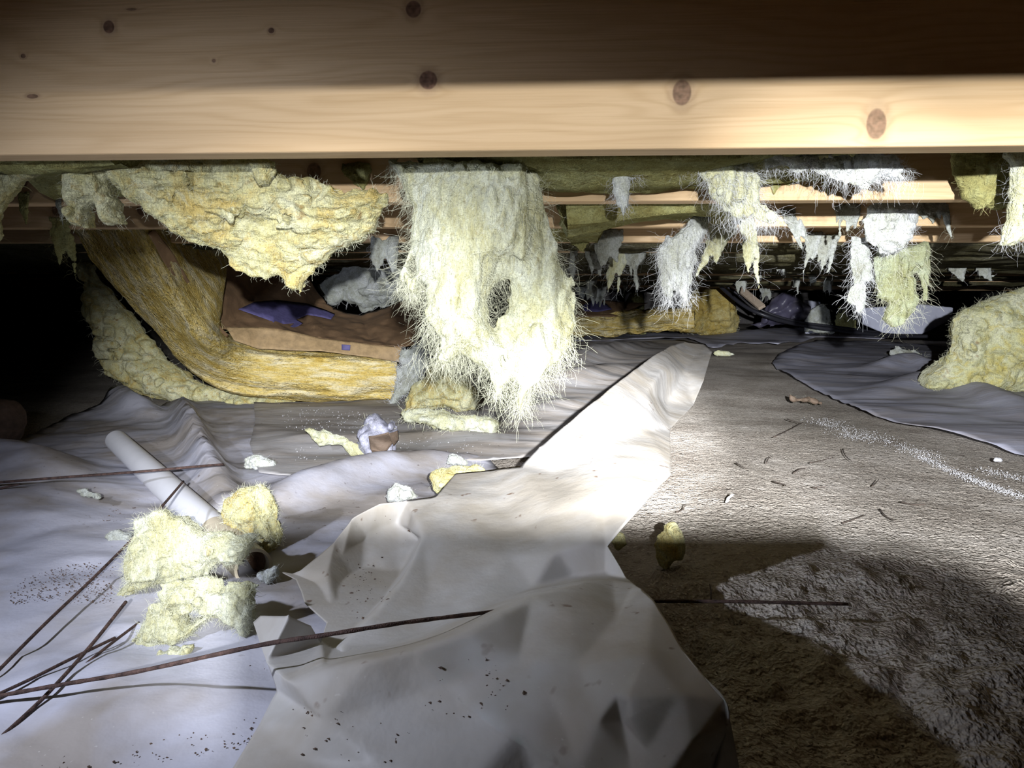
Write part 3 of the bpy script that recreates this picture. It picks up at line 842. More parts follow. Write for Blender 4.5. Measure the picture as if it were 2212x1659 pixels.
def batt(name, label, path, thick, width, seed, nf=500, mat='wool_batt', parent_parts=None, taper=None, amp=0.010, cat='insulation'):
    V, Q, uv = sweep_vq(path, thick, width, seed, amp=amp, taper=taper)
    root = empty(name, (V[:, 0].mean(), V[:, 1].mean(), V[:, 2].min()), label, cat)
    o = obj('wool_body', V, Q, M[mat], root); set_uv(o, uv)
    rng = np.random.RandomState(seed)
    SV, SQ = fuzz(V, Q, nf, 0.03, 0.0004, rng, 0.2, 0.6, out=0.35, along=(0.3, 0, 0))
    o = obj('loose_fibres', SV, SQ, M['fibre_olive'], root); tag(o, kind='stuff')
    return root


def sheet_vq(pts, tris=None, edges=(), outer=None, levels=4, smooth=6, wr=0.0, seed=3, poly2=None, wf=18.0):
    """folded sheet: control points with their own 3-D places, triangulated in the order of their picture positions"""
    P2 = [Vector((p[0], p[1])) for p in pts]
    ed = [tuple(e) for e in edges]
    if outer: ed += [(outer[i], outer[(i + 1) % len(outer)]) for i in range(len(outer))]
    v2, e2, f2, ov, oe, of = delaunay_2d_cdt(P2, ed, [], 0, 1e-4)
    assert len(v2) == len(pts), 'crossing sheet edges %d %d' % (len(v2), len(pts))
    order = [o[0] for o in ov]
    V = np.array([pts[i][2] for i in order], float)
    F = np.array([f for f in f2])
    if outer:
        poly = np.array([pts[i][:2] for i in outer], float)
        c = np.array([[sum(v2[i][k] for i in f) / 3 for k in (0, 1)] for f in f2])
        F = F[poly_sd(poly, c[:, 0], c[:, 1]) > 0]
    for _ in range(levels):
        E = np.sort(np.vstack([F[:, [0, 1]], F[:, [1, 2]], F[:, [2, 0]]]), 1)
        Ue, inv = np.unique(E, axis=0, return_inverse=True); inv = inv.ravel()
        mid = (V[Ue[:, 0]] + V[Ue[:, 1]]) / 2
        n = len(F); a, b, c = inv[:n] + len(V), inv[n:2 * n] + len(V), inv[2 * n:] + len(V)
        F = np.vstack([np.stack([F[:, 0], a, c], 1), np.stack([a, F[:, 1], b], 1), np.stack([c, b, F[:, 2]], 1), np.stack([a, b, c], 1)])
        V = np.vstack([V, mid])
    E = np.sort(np.vstack([F[:, [0, 1]], F[:, [1, 2]], F[:, [2, 0]]]), 1)
    Ue, cnt = np.unique(E, axis=0, return_counts=True)
    bd = np.zeros(len(V), bool); bd[Ue[cnt == 1].ravel()] = True
    deg = np.bincount(Ue.ravel(), minlength=len(V))
    for _ in range(smooth):
        A = np.zeros_like(V); np.add.at(A, Ue[:, 0], V[Ue[:, 1]]); np.add.at(A, Ue[:, 1], V[Ue[:, 0]])
        A /= np.maximum(deg, 1)[:, None]
        V = np.where(bd[:, None], V, 0.4 * V + 0.6 * A)
    if wr:
        a, b, c = V[F[:, 0]], V[F[:, 1]], V[F[:, 2]]
        fn = np.cross(b - a, c - a); N = np.zeros_like(V)
        for k in range(3): np.add.at(N, F[:, k], fn)
        N /= np.linalg.norm(N, axis=1)[:, None] + 1e-12
        w = (1 - 2 * np.abs(vnoise(V, wf, seed))) * wr + vnoise(V, wf * 2.3, seed + 3) * wr * 0.5 + fbm(V, wf * 0.35, 2, seed + 6) * wr * 1.6
        V = V + N * w[:, None]
    return V, F


def solidify(o, t):
    md = o.modifiers.new('thickness', 'SOLIDIFY'); md.thickness = t; md.offset = 0


b1 = batt('fallen_batt', 'golden insulation batt slanting down from the joists at left, bending flat on the floor',
          [at(150, 400, 1.80), at(200, 470, 1.88), at(262, 560, 2.0), at(345, 672, 2.2), at(425, 765, 2.45), at(505, 802, 2.62), at(600, 812, 2.70), at(730, 818, 2.76), at(858, 818, 2.80)],
          0.175, 0.36, 41, 900)
# kraft facing on its upper side
kp = [(360, 560, at(350, 560, 2.2)), (415, 640, at(412, 640, 2.36)), (470, 705, at(470, 708, 2.58)), (540, 712, at(540, 712, 2.72)), (610, 716, at(610, 716, 2.74)), (690, 731, at(690, 731, 2.76)), (780, 742, at(780, 742, 2.79)), (868, 749, at(868, 749, 2.82)),
      (905, 745, at(905, 745, 2.95)), (912, 690, at(912, 690, 3.15)), (905, 640, at(905, 640, 3.3)), (850, 655, at(850, 655, 3.3)), (780, 680, at(780, 680, 3.25)), (720, 668, at(720, 668, 3.28)), (690, 640, at(690, 640, 3.3)), (640, 560, at(640, 560, 3.3)),
      (520, 480, at(520, 480, 3.0)), (420, 440, at(420, 440, 2.7)), (300, 440, at(300, 440, 2.2)), (560, 640, at(560, 640, 3.05)), (640, 690, at(640, 690, 3.0)), (780, 712, at(780, 712, 3.0)), (800, 735, at(800, 735, 2.9)), (450, 560, at(450, 560, 2.75)), (660, 655, at(660, 655, 3.15))]
V, F = sheet_vq(kp, outer=list(range(19)), levels=4, smooth=5, wr=0.004, seed=12)
o = obj('kraft_paper', V, F, M['kraft'], b1); solidify(o, 0.0015)
fp = [(488, 702, at(488, 706, 2.60)), (560, 706, at(560, 706, 2.66)), (620, 714, at(620, 714, 2.68)), (690, 729, at(690, 729, 2.70)), (780, 741, at(780, 741, 2.73)), (868, 750, at(868, 750, 2.76)), (866, 783, at(866, 783, 2.75)), (790, 770, at(790, 770, 2.71)), (700, 758, at(700, 758, 2.67)), (630, 757, at(630, 757, 2.65)), (560, 754, at(560, 754, 2.63)), (505, 735, at(505, 735, 2.58))]
V, F = sheet_vq(fp, outer=list(range(12)), levels=3, smooth=2, wr=0.002, seed=14)
o = obj('paper_flange', V, F, M['kraft_light'], b1); solidify(o, 0.0015)
fl2 = o
ep = [(334, 496, 2.00), (372, 545, 2.08), (424, 632, 2.26), (470, 700, 2.46), (494, 724, 2.55), (480, 738, 2.54), (446, 700, 2.42), (402, 640, 2.22), (352, 562, 2.05), (320, 505, 1.97)]
V, F = sheet_vq([(x, y, at(x, y, d)) for x, y, d in ep], outer=list(range(10)), levels=3, smooth=2, wr=0.002, seed=15)
o = obj('paper_flange', V, F, M['kraft'], b1); solidify(o, 0.0015)


def decal(name, poly, Yf, mat, parent, off=0.006):
    pts = [(x, y, at(x, y, Yf(x, y)) ) for x, y in poly]
    V, F = sheet_vq(pts, outer=list(range(len(poly))), levels=2, smooth=0)
    o = obj(name, V, F, mat, parent); solidify(o, 0.001)
    return o


decal('blue_print_mark', [(738, 744), (757, 745), (756, 757), (738, 756)], lambda x, y: 2.692, M['ink'], fl2)


def plane_y(p0, p1, p2):
    A = np.array([[p[0], p[1], 1] for p in (p0, p1, p2)], float); c = np.linalg.solve(A, np.array([p[2] for p in (p0, p1, p2)], float))
    return lambda x, y: c[0] * x + c[1] * y + c[2]


ink_y = plane_y((560, 640, 2.98), (640, 690, 2.93), (720, 668, 3.16))
for poly in ([(515, 668), (550, 652), (600, 648), (660, 655), (700, 668), (724, 678), (715, 690), (690, 684), (664, 680), (640, 690), (655, 698), (632, 712), (626, 706), (636, 698), (612, 700), (596, 702), (588, 694), (560, 684)],):
    decal('blue_printed_panel', poly, ink_y, M['ink'], b1)

wool('fallen_insulation', 'dim loose insulation heap beneath the slanting golden batt',
     [(170, 560), (195, 600), (245, 650), (310, 720), (370, 780), (440, 825), (520, 838), (640, 848), (692, 858), (610, 869), (480, 874), (400, 868), (320, 856), (262, 838), (218, 806), (186, 760), (192, 722), (164, 684), (160, 620)],
     2.92, 0.10, 'wool_yellow', 'fibre', n=500, L=0.04, rad=0.0006, amp=(0.05, 0.02, 0.006), freq=(9, 24, 70), edge=0.012, slope=(-0.2, 0), R=0.1)
# greyish fallen wool behind, seen through the gap
wool('fallen_insulation', 'grey-yellow fallen insulation lying behind the batt, seen through the gap',
     [(682, 618), (720, 600), (770, 560), (800, 540), (870, 545), (900, 600), (905, 640), (850, 660), (800, 672), (780, 680), (770, 655), (740, 645), (720, 660), (700, 640)],
     3.5, 0.09, 'wool_grey', 'fibre_white', n=250, L=0.04, rad=0.0007, amp=(0.05, 0.02, 0.006), freq=(9, 24, 70), edge=0.012)
tuft('insulation_tuft', 'dark grey looped tuft hanging in the gap left of the central clump', 832, 510, 598, 62, 2.3, 2, 0.0, 'wool_grey', 'fibre_white', 160, 'torn tufts hanging between the joists')
tuft('insulation_tuft', 'small olive flap of insulation above the torn batt, left of the central clump', 770, 352, 412, 60, 1.17, 1, 0.0, 'wool_olive', 'fibre_olive', 60)

# insulation still held up in the bays, and far batts added to block light
def bay(label, k, pxa, pxb, drop, seed, mat='wool_olive'):
    d = JD[k] + JTH + 0.02; w = JD[k + 1] - d - 0.02
    xa = at(pxa, 400, d)[0]; xb = at(pxb, 400, d)[0]
    path = [np.array([0, d, 0]) + U * x + np.array([0, 0, JB + drop + 0.075 + 0.012 * math.sin(x * 9 + seed)]) for x in np.linspace(xa, xb, 6)]
    V, Q, uv = sweep_vq(path, 0.15, w, seed, n=110, around=70, amp=0.014)
    o = obj('bay_insulation', V, Q, M[mat], None); tag(o, label, 'insulation', 'batts still held between the joists')


bay('olive insulation batt between the first two joists, right of centre', 1, 838, 1985, 0.020, 3)
bay('olive insulation batt between the first two joists at the left', 1, -300, 150, 0.02, 4)
bay('olive insulation batt between the second and third joists', 2, 1215, 1640, -0.012, 5)
bay('olive insulation batt between the third and fourth joists', 3, 1180, 1300, -0.012, 6)
for k, nm in ((4, 'fourth and fifth'), (5, 'fifth and sixth'), (6, 'sixth and seventh'), (7, 'seventh and eighth'), (8, 'eighth and ninth'), (10, 'tenth and eleventh'), (13, 'thirteenth and fourteenth')):  # batts added here to keep light off the far joist faces
    bay('added dark sagging insulation batt blocking light between the %s joists' % nm, k, -500, 2700, -0.010, 20 + k, 'wool_shaded')


# ------------------------------------------------------------------ plastic sheets on the ground
def ridge_h(X, Y, ridges):
    """folds: (list of picture points on the ground, height, width)"""
    h = np.zeros_like(X)
    for pts, amp, wid in ridges:
        g = smooth_path([gnd(*p)[:2] for p in pts], 40) if len(pts) > 2 else np.array([gnd(*p)[:2] for p in pts])
        d2 = np.full(X.shape, 1e9); tb = np.zeros_like(X)
        n = len(g) - 1
        for i in range(n):
            a, b = g[i], g[i + 1]; e = b - a
            t = np.clip(((X - a[0]) * e[0] + (Y - a[1]) * e[1]) / (e @ e + 1e-12), 0, 1)
            q = (X - a[0] - t * e[0]) ** 2 + (Y - a[1] - t * e[1]) ** 2
            m = q < d2; d2 = np.where(m, q, d2); tb = np.where(m, (i + t) / n, tb)
        env = np.clip(np.sin(np.clip(tb, 0.04, 0.96) * math.pi), 0, 1) ** 0.5
        h += amp * env * np.exp(-d2 / wid ** 2)
    return h


def ground_sheet(name, label, poly_px, mat, lift, ridges=(), seed=1, wr=0.003, step=0.012, wf=14, wstretch=(1, 1)):
    poly = np.array([gnd(*p)[:2] for p in poly_px])
    # points thin out with distance
    pts = [tuple(p) for p in poly]; nb = len(pts)
    dense = []
    for i in range(nb):
        a, b = poly[i], poly[(i + 1) % nb]
        m = max(1, int(np.linalg.norm(b - a) / (step * max(0.7, min(a[1], b[1])) * 1.3)))
        for t in np.arange(m) / m: dense.append(a + (b - a) * t)
    dense = np.array(dense)
    jr = np.random.RandomState(seed)
    inner = []
    y = poly[:, 1].min()
    while y < poly[:, 1].max():
        s = step * max(0.6, y)
        xs = np.arange(poly[:, 0].min(), poly[:, 0].max(), s)
        inner.append(np.stack([xs + jr.uniform(-.25, .25, len(xs)) * s, np.full(len(xs), y) + jr.uniform(-.25, .25, len(xs)) * s], 1))
        y += s
    inner = np.vstack(inner)
    sd = poly_sd(dense, inner[:, 0], inner[:, 1])
    inner = inner[sd > step * 0.5 * np.maximum(0.6, inner[:, 1])]
    # slight waviness of the free edge
    allp = np.vstack([dense, inner])
    n = len(dense)
    v2, e2, f2, ov, oe, of = delaunay_2d_cdt([Vector(p) for p in allp], [(i, (i + 1) % n) for i in range(n)], [], 1, 1e-5)
    X = np.array([v[0] for v in v2]); Y = np.array([v[1] for v in v2])
    F = np.array([f for f in f2 if len(f) == 3])
    P = np.stack([X * wstretch[0], Y * wstretch[1], np.zeros_like(X)], 1)
    h = ridge_h(X, Y, ridges)
    w = (1 - 2 * np.abs(vnoise(P, wf, seed))) * wr + vnoise(P, wf * 0.4, seed + 2) * wr * 1.6 + vnoise(P, wf * 2.7, seed + 4) * wr * 0.35
    Z = ground_z(X, Y) + lift + h + np.maximum(w, -0.006)
    o = obj(name, np.stack([X, Y, Z], 1), F, mat, base=(poly[:, 0].mean(), poly[:, 1].mean(), 0))
    a = o.data.polygons[0].normal.z
    if a < 0: o.data.flip_normals()
    solidify(o, 0.0012)
    tag(o, label, 'plastic sheet')
    return o


ground_sheet('plastic_sheet', 'wide milky plastic sheet with dirt specks covering the left foreground',
             [(-1500, 1990), (-700, 985), (-60, 975), (40, 962), (130, 908), (225, 880), (262, 856), (300, 858), (345, 880), (372, 860), (420, 860), (560, 868), (700, 900), (1000, 960), (1100, 1040), (1150, 1150), (1050, 1500), (700, 1990)],
             M['film'], 0.006,
             [([(-150, 1020), (20, 1040), (150, 1085)], 0.075, 0.11), ([(-200, 1110), (0, 1140), (120, 1180)], 0.035, 0.10), ([(240, 862), (268, 880), (320, 905)], 0.07, 0.055), ([(392, 872), (405, 930), (440, 1010), (492, 1120)], 0.070, 0.032),
              ([(560, 1120), (640, 1085), (760, 1045), (900, 1018), (1010, 1005)], 0.045, 0.06), ([(-100, 1560), (120, 1500), (330, 1480)], 0.012, 0.05), ([(100, 1650), (300, 1560), (480, 1540)], 0.012, 0.06)], 7, 0.0035)
ground_sheet('plastic_sheet', 'dusty grey-brown plastic sheet lying flat in the middle behind the scraps',
             [(548, 872), (700, 866), (860, 864), (960, 850), (1080, 800), (1180, 760), (1260, 735), (1400, 728), (1500, 740), (1470, 800), (1330, 900), (1180, 1000), (1040, 1014), (900, 1016), (760, 1038), (650, 1052), (560, 1040), (540, 980), (552, 930)],
             M['film_dusty'], 0.016,
             [([(1200, 800), (1300, 770), (1400, 745)], 0.07, 0.10), ([(1120, 850), (1240, 830), (1350, 800)], 0.05, 0.10), ([(560, 945), (700, 975), (900, 960)], 0.015, 0.06), ([(860, 905), (1000, 960), (1150, 950)], 0.015, 0.08), ([(1150, 900), (1250, 870)], 0.02, 0.06)], 9, 0.004, wf=9, wstretch=(0.5, 1.2))
ground_sheet('plastic_sheet', 'bluish grey wrinkled plastic sheet on the floor at the right',
             [(1668, 786), (1700, 760), (1764, 738), (1900, 738), (2010, 745), (2100, 760), (2500, 770), (2700, 1080), (2400, 1040), (2212, 985), (2080, 952), (1960, 925), (1870, 895), (1800, 862), (1760, 845), (1720, 826), (1690, 805)],
             M['film_far'], 0.012, [([(1690, 790), (1760, 750), (1850, 745)], 0.03, 0.10), ([(1900, 850), (2000, 830), (2100, 850), (2250, 900)], 0.05, 0.09), ([(1890, 800), (1960, 790), (2010, 800)], 0.07, 0.09)], 11, 0.005, wf=7, wstretch=(0.5, 1.2))
ground_sheet('plastic_sheet', 'dark grey rumpled plastic sheet far back below the white board',
             [(1210, 742), (1260, 722), (1400, 718), (1560, 722), (1700, 712), (1900, 712), (2060, 716), (2100, 730), (1900, 736), (1760, 735), (1680, 752), (1600, 745), (1540, 755), (1480, 735), (1300, 742)],
             M['film_far'], 0.02, [([(1240, 735), (1330, 726), (1420, 730)], 0.05, 0.2), ([(1600, 730), (1700, 722), (1780, 724)], 0.06, 0.25)], 13, 0.012, wf=3, step=0.014)

# the standing fold of plastic: control points (picture x, y, height)
T = {}
def tp(k, x, y, h): T[k] = (x, y, h)
for k, x, y, h in (
        # left outline, bottom to top
        ('l0', 440, 1760, .012), ('l1', 560, 1562, .03), ('l2', 594, 1492, .035), ('l3', 574, 1428, .04), ('l4', 545, 1342, .05), ('l5', 560, 1329, .055), ('l6', 622, 1330, .075), ('l7', 672, 1352, .055), ('l8', 692, 1388, .03),
        ('l9', 706, 1372, .012), ('m0', 660, 1336, .008), ('m1', 640, 1290, .006), ('m2', 606, 1250, .02), ('m3', 650, 1232, .035), ('m4', 722, 1170, .06), ('m5', 762, 1120, .08), ('m6', 820, 1090, .09), ('m7', 880, 1082, .09), ('m8', 945, 1070, .095),
        # top outline
        ('t0', 985, 1022, .095), ('t1', 1060, 1012, .10), ('t2', 1126, 1004, 0.115), ('t3', 1165, 965, 0.135), ('t4', 1250, 893, 0.165), ('t5', 1340, 822, 0.185), ('t6', 1410, 770, 0.195), ('t7', 1447, 748, 0.200), ('t8', 1480, 738, 0.200), ('t9', 1520, 742, 0.185), ('u0', 1538, 760, 0.165), ('u1', 1520, 820, 0.110), ('u2', 1498, 875, .05), ('u3', 1447, 928, 0.070),
        ('u4', 1449, 975, 0.100), ('u5', 1450, 1021, 0.130), ('u6', 1390, 1088, 0.135), ('u7', 1312, 1180, 0.090), ('u8', 1355, 1252, 0.070),
        ('u9', 1386, 1274, 0.100), ('v0', 1412, 1300, 0.105), ('v1', 1472, 1400, 0.108), ('v2', 1520, 1460, 0.105), ('v3', 1566, 1511, 0.100), ('v4', 1580, 1575, 0.080), ('v5', 1600, 1680, .02), ('v6', 1610, 1760, .01),
        # inside
        ('d0', 915, 1160, .075), ('d1', 870, 1250, .06), ('d2', 805, 1330, .05), ('d3', 735, 1398, .045),                       # the slanting free edge
        ('e0', 905, 1165, .045), ('e1', 858, 1250, .02), ('e2', 790, 1332, .012), ('e3', 722, 1396, .014),                      # the hollow beside it
        ('p0', 742, 1200, .045), ('p1', 716, 1290, .03), ('p2', 705, 1240, .04), ('p3', 790, 1160, .05), ('p4', 780, 1270, .012), ('p5', 860, 1130, .055),
        ('c0', 620, 1470, .07), ('c1', 700, 1440, .085), ('c2', 800, 1420, .095), ('c3', 900, 1398, 0.100), ('c4', 1000, 1366, 0.106), ('c5', 1080, 1326, 0.108), ('c6', 1150, 1292, 0.105), ('c7', 1250, 1263, 0.100), ('c8', 1322, 1254, 0.088), ('c9', 1368, 1262, 0.092),  # crest of the front fold
        ('g1', 740, 1412, .05), ('g2', 830, 1392, .045), ('g3', 920, 1366, .045), ('g4', 1000, 1330, .05), ('g5', 1080, 1302, .052), ('g6', 1150, 1272, .055), ('g7', 1240, 1250, .055), ('g8', 1310, 1240, 0.060),      # valley behind it
        ('h0', 1000, 1180, .075), ('h1', 1100, 1120, .085), ('h2', 1100, 1200, .075), ('h3', 1200, 1190, 0.085), ('h4', 1270, 1170, 0.095), ('h5', 1180, 1100, 0.105), ('h6', 1300, 1060, 0.130), ('h7', 1060, 1260, .06), ('h8', 1000, 1080, .09), ('h9', 930, 1290, .05),
        ('i0', 1200, 1020, 0.115), ('i1', 1310, 960, 0.135), ('i2', 1400, 930, 0.110), ('i3', 1330, 880, 0.160), ('i4', 1400, 845, 0.150), ('i5', 1432, 800, 0.170), ('i6', 1440, 870, .07), ('i7', 1480, 800, 0.130), ('i8', 1410, 900, 0.120),
        ('r0', 1330, 1345, 0.100), ('r1', 1250, 1435, 0.095), ('r2', 1190, 1500, 0.082), ('r3', 1120, 1580, 0.066), ('r4', 1020, 1690, .045), ('r5', 960, 1760, .03),    # second crest
        ('s0', 1230, 1330, .105), ('s1', 1120, 1420, 0.093), ('s2', 980, 1470, .08), ('s3', 850, 1520, .065), ('s4', 700, 1560, .055), ('s5', 1000, 1570, .06), ('s6', 820, 1650, .04), ('s7', 640, 1640, .03),
        ('w0', 1400, 1420, 0.112), ('w1', 1330, 1500, .095), ('w2', 1290, 1560, 0.080), ('w3', 1345, 1560, 0.075), ('w4', 1358, 1508, .10), ('w5', 1362, 1548, 0.090), ('w6', 1400, 1620, 0.070), ('w7', 1430, 1700, 0.060), ('w8', 1470, 1500, .105), ('w9', 1500, 1600, 0.085), ('x0', 1360, 1640, 0.060), ('x1', 1250, 1660, 0.055), ('x2', 1390, 1740, 0.040), ('x3', 1180, 1750, .02)):
    tp(k, x, y, h)
keys = list(T); ix = {k: i for i, k in enumerate(keys)}
pts = [(T[k][0], T[k][1], gnd(*T[k])) for k in keys]
outer = [ix[k] for k in 'l0 l1 l2 l3 l4 l5 l6 l7 l8 l9 m0 m1 m2 m3 m4 m5 m6 m7 m8 t0 t1 t2 t3 t4 t5 t6 t7 t8 t9 u0 u1 u2 u3 u4 u5 u6 u7 u8 u9 v0 v1 v2 v3 v4 v5 v6 x2 x3 r5'.split()]
def chain(s):
    q = s.split(); return [(ix[a], ix[b]) for a, b in zip(q[:-1], q[1:])]
edges = chain('m8 d0 d1 d2 d3 g1') + chain('e0 e1 e2 e3 l8') + chain('l2 c0 c1 c2 c3 c4 c5 c6 c7 c8 c9 u9') + chain('g1 g2 g3 g4 g5 g6 g7 g8 u8') + chain('u9 r0 r1 r2 r3 r4') + chain('l9 p1 p2 p0 m5') + chain('u3 i8 i4 i5 t7') + chain('w4 w5 w6 w7') + chain('w2 x0 x2') + chain('v3 w8 w4')
V, F = sheet_vq(pts, edges=edges, outer=outer, levels=4, smooth=5, wr=0.0013, seed=31, wf=13)
V[:, 2] = np.maximum(V[:, 2], ground_z(V[:, 0], V[:, 1]) + 0.020)
tent = obj('plastic_sheet', V, F, M['film_tent'], base=(0.05, 0.8, 0.0))
solidify(tent, 0.0012)
tag(tent, 'stained off-white plastic sheet bunched into tall folds in the centre foreground', 'plastic sheet')
# mould and soil specks caught in its hollows
pv = V - np.array([0, 0, CAMZ]); pc = pv @ RN; ppx = W / 2 + FPX * pc[:, 0] / -pc[:, 2]; ppy = H / 2 - FPX * pc[:, 1] / -pc[:, 2]
mr_ = np.random.RandomState(5)
MOULD = []
for poly, cnt in (([(745, 1190), (800, 1180), (850, 1230), (845, 1300), (790, 1345), (745, 1330)], 130), ([(760, 1225), (800, 1220), (822, 1290), (800, 1310), (768, 1280)], 160), ([(950, 1440), (1100, 1400), (1140, 1500), (1000, 1560), (900, 1560)], 60), ([(1040, 1430), (1110, 1450), (1100, 1540), (1060, 1520)], 40), ([(640, 1520), (900, 1560), (850, 1650), (650, 1640)], 40), ([(800, 1110), (900, 1110), (880, 1220), (820, 1230)], 30)):
    idx_ = np.nonzero(poly_sd(np.array(poly, float), ppx, ppy) > 0)[0]
    if len(idx_): MOULD.append(V[mr_.choice(idx_, cnt)] + mr_.normal(0, 0.002, (cnt, 3)) * [1, 1, 0.2])
# the far side of the fold, falling to the soil
sk = smooth_path([gnd(*T[k]) for k in 'u9 v0 v1 v2 v3 v4 v5'.split()], 60)
low = sk.copy(); low[:, 2] = -0.01; low[:, 1] += 0.02; low[:, 0] -= 0.01
rows = [sk + (low - sk) * t + np.array([0, 0, 0]) for t in np.linspace(0, 1, 8)]
V = np.vstack(rows); n = len(sk)
i = np.arange(7)[:, None] * n + np.arange(n - 1)[None]
Q = np.stack([i, i + 1, i + n + 1, i + n], -1).reshape(-1, 4)
o = obj('hanging_side', V, Q, M['film_tent'], tent); solidify(o, 0.0012)
TENT = tent


# ------------------------------------------------------------------ white pipe
def ring_tube(P, r_out, r_in, k=40):
    Vo, Qo = tube_vq(P, r_out, k, cap=False); Vi, Qi = tube_vq(P, r_in, k, cap=False)
    n = len(P); m = len(Vo); j = np.arange(k); j2 = (j + 1) % k; e = (n - 1) * k
    rim = np.vstack([np.stack([j2, j, m + j, m + j2], 1), np.stack([e + j, e + j2, m + e + j2, m + e + j], 1)])
    Vr = np.vstack([Vo, Vi]); used = np.unique(rim); mp = np.zeros(len(Vr), int); mp[used] = np.arange(len(used)) + len(Vr)
    return np.vstack([Vr, Vr[used]]), np.vstack([Qo, Qi[:, ::-1] + m, mp[rim]])


pa = gnd(548, 1226, 0.027); pb = gnd(252, 952, 0.045)
dr = pb - pa; L = np.linalg.norm(dr)
root = empty('pipe', (pa[0], pa[1], 0.003), 'white plastic pipe lying slanted across the sheet at left', 'pipe')
joint = pa + dr * 0.17
V, Q = ring_tube(np.array([joint + (pb - joint) * t for t in np.linspace(0, 1, 12)]), 0.0240, 0.0205); obj('pipe_body', V, Q, M['pvc'], root)
V, Q = ring_tube(np.array([pa + (joint - pa) * t for t in np.linspace(0, 1.02, 5)]), 0.0246, 0.0208); o = obj('pipe_end', V, Q, M['pvc_end'], root); tag(o, 'stained tan pipe end with open mouth')
V, Q = tube_vq(np.array([pa + dr * t for t in np.linspace(0.015, 0.12, 4)]), 0.0206, 32, cap=False); obj('inner_lining', V, Q[:, ::-1], M['pipe_in'], root)
V, Q = tube_vq(np.array([pb - dr / L * 0.001, pb - dr / L * 0.006]), 0.0206, 24); obj('end_plug', V, Q, M['pvc'], root)


# ------------------------------------------------------------------ rusty rods and wires
def rod(name, label, pts, r, mat='rust', cat='rod', group='rusty rods in the foreground', rough=0.0):
    P = smooth_path([gnd(*p) for p in pts], 90)
    rng = np.random.RandomState(int(pts[0][0] + pts[0][1]) % 1000)
    rr_ = r * (1 + 0.10 * np.sin(np.arange(90) * 2.1)) if rough else r
    V, Q = tube_vq(P, rr_, 8)
    o = obj(name, V, Q, M[mat]); tag(o, label, cat, group)
    return o


rod('rusty_rod', 'long rusty rod crossing the foreground from lower left, under the plastic fold to the right',
    [(-120, 1528, .02), (0, 1503, .025), (150, 1476, .035), (300, 1450, .045), (560, 1394, .085), (700, 1372, .10), (880, 1344, .10), (1075, 1320, .085), (1130, 1311, .045), (1250, 1303, .035), (1420, 1299, .035), (1620, 1300, .04), (1832, 1305, .045)], 0.0019, rough=1)
rod('rusty_rod', 'rusty rod lying level across the white pipe at left', [(-60, 1049, .05), (0, 1042, .055), (150, 1030, .06), (300, 1019, .085), (400, 1010, .085), (482, 1003, .075)], 0.0022)
rod('rusty_rod', 'rusty rod running from the pipe down to the left edge, upper one of the pair', [(396, 1040, .10), (340, 1105, .095), (285, 1165, .05), (200, 1250, .035), (100, 1345, .025), (-20, 1465, .012)], 0.0018)
rod('rusty_rod', 'rusty rod slanting from the torn scraps to the lower left corner', [(272, 1300, .05), (200, 1390, .035), (120, 1480, .025), (60, 1540, .015), (-40, 1630, .010)], 0.0018)
rod('rusty_rod', 'thin rusty rod crossing the others below the scraps, left edge end highest', [(248, 1378, .02), (150, 1425, .025), (60, 1470, .025), (-60, 1525, .02)], 0.0016)
rod('rusty_rod', 'thin rusty rod crossing the others below the scraps, reaching the bottom left', [(300, 1345, .015), (215, 1410, .02), (110, 1500, .012), (30, 1560, .008), (-60, 1625, .006)], 0.0015)
rod('bent_wire', 'thin bent wire lying on the sheet at the bottom left', [(180, 1552, .008), (250, 1530, .010), (330, 1508, .012), (400, 1506, .012), (470, 1512, .010), (590, 1506, .010)], 0.0012, cat='wire', group=None)
rod('short_wire', 'short dark wire at the left edge beside the level rod', [(-20, 1062, .05), (10, 1053, .055), (42, 1046, .06)], 0.0016, cat='wire', group=None)


# ------------------------------------------------------------------ loose wool on the floor
def lump(name, label, poly, T_, h=0.0, **kw):
    bx = max(poly, key=lambda q: q[1])
    Y = gnd(bx[0], bx[1], h)[1] + T_ * 0.55
    return wool(name, label, poly, Y, T_, **kw)


lump('insulation_clump', 'pale yellow fluffy insulation clump lying against the near end of the pipe',
     [(290, 1125), (330, 1108), (390, 1118), (418, 1150), (440, 1158), (470, 1153), (512, 1160), (542, 1172), (530, 1200), (512, 1218), (480, 1228), (440, 1252), (390, 1266), (330, 1268), (290, 1288), (256, 1302), (250, 1290), (276, 1250), (270, 1200), (284, 1160)],
     0.05, 0.01, mat='wool', n=4000, L=0.014, rad=0.0002, curl=1.3, out=0.5, grav=0.1, amp=(0.026, 0.007, 0.004), freq=(22, 60, 150), edge=0.004, R=0.09, warp=0.012)
lump('insulation_clump', 'torn pale insulation sheet lying below the fluffy clump, with ragged legs',
     [(330, 1262), (420, 1244), (510, 1250), (562, 1264), (556, 1292), (540, 1312), (546, 1350), (536, 1378), (522, 1362), (510, 1345), (490, 1332), (462, 1330), (430, 1352), (402, 1376), (386, 1398), (350, 1404), (310, 1408), (288, 1396), (300, 1368), (316, 1330), (330, 1295)],
     0.034, 0.005, mat='wool', n=3200, L=0.012, rad=0.0002, curl=1.3, out=0.5, grav=0.1, amp=(0.018, 0.007, 0.0035), freq=(28, 70, 160), edge=0.004, R=0.05, warp=0.02, holes=[[(395, 1330), (430, 1310), (445, 1322), (405, 1352)]])
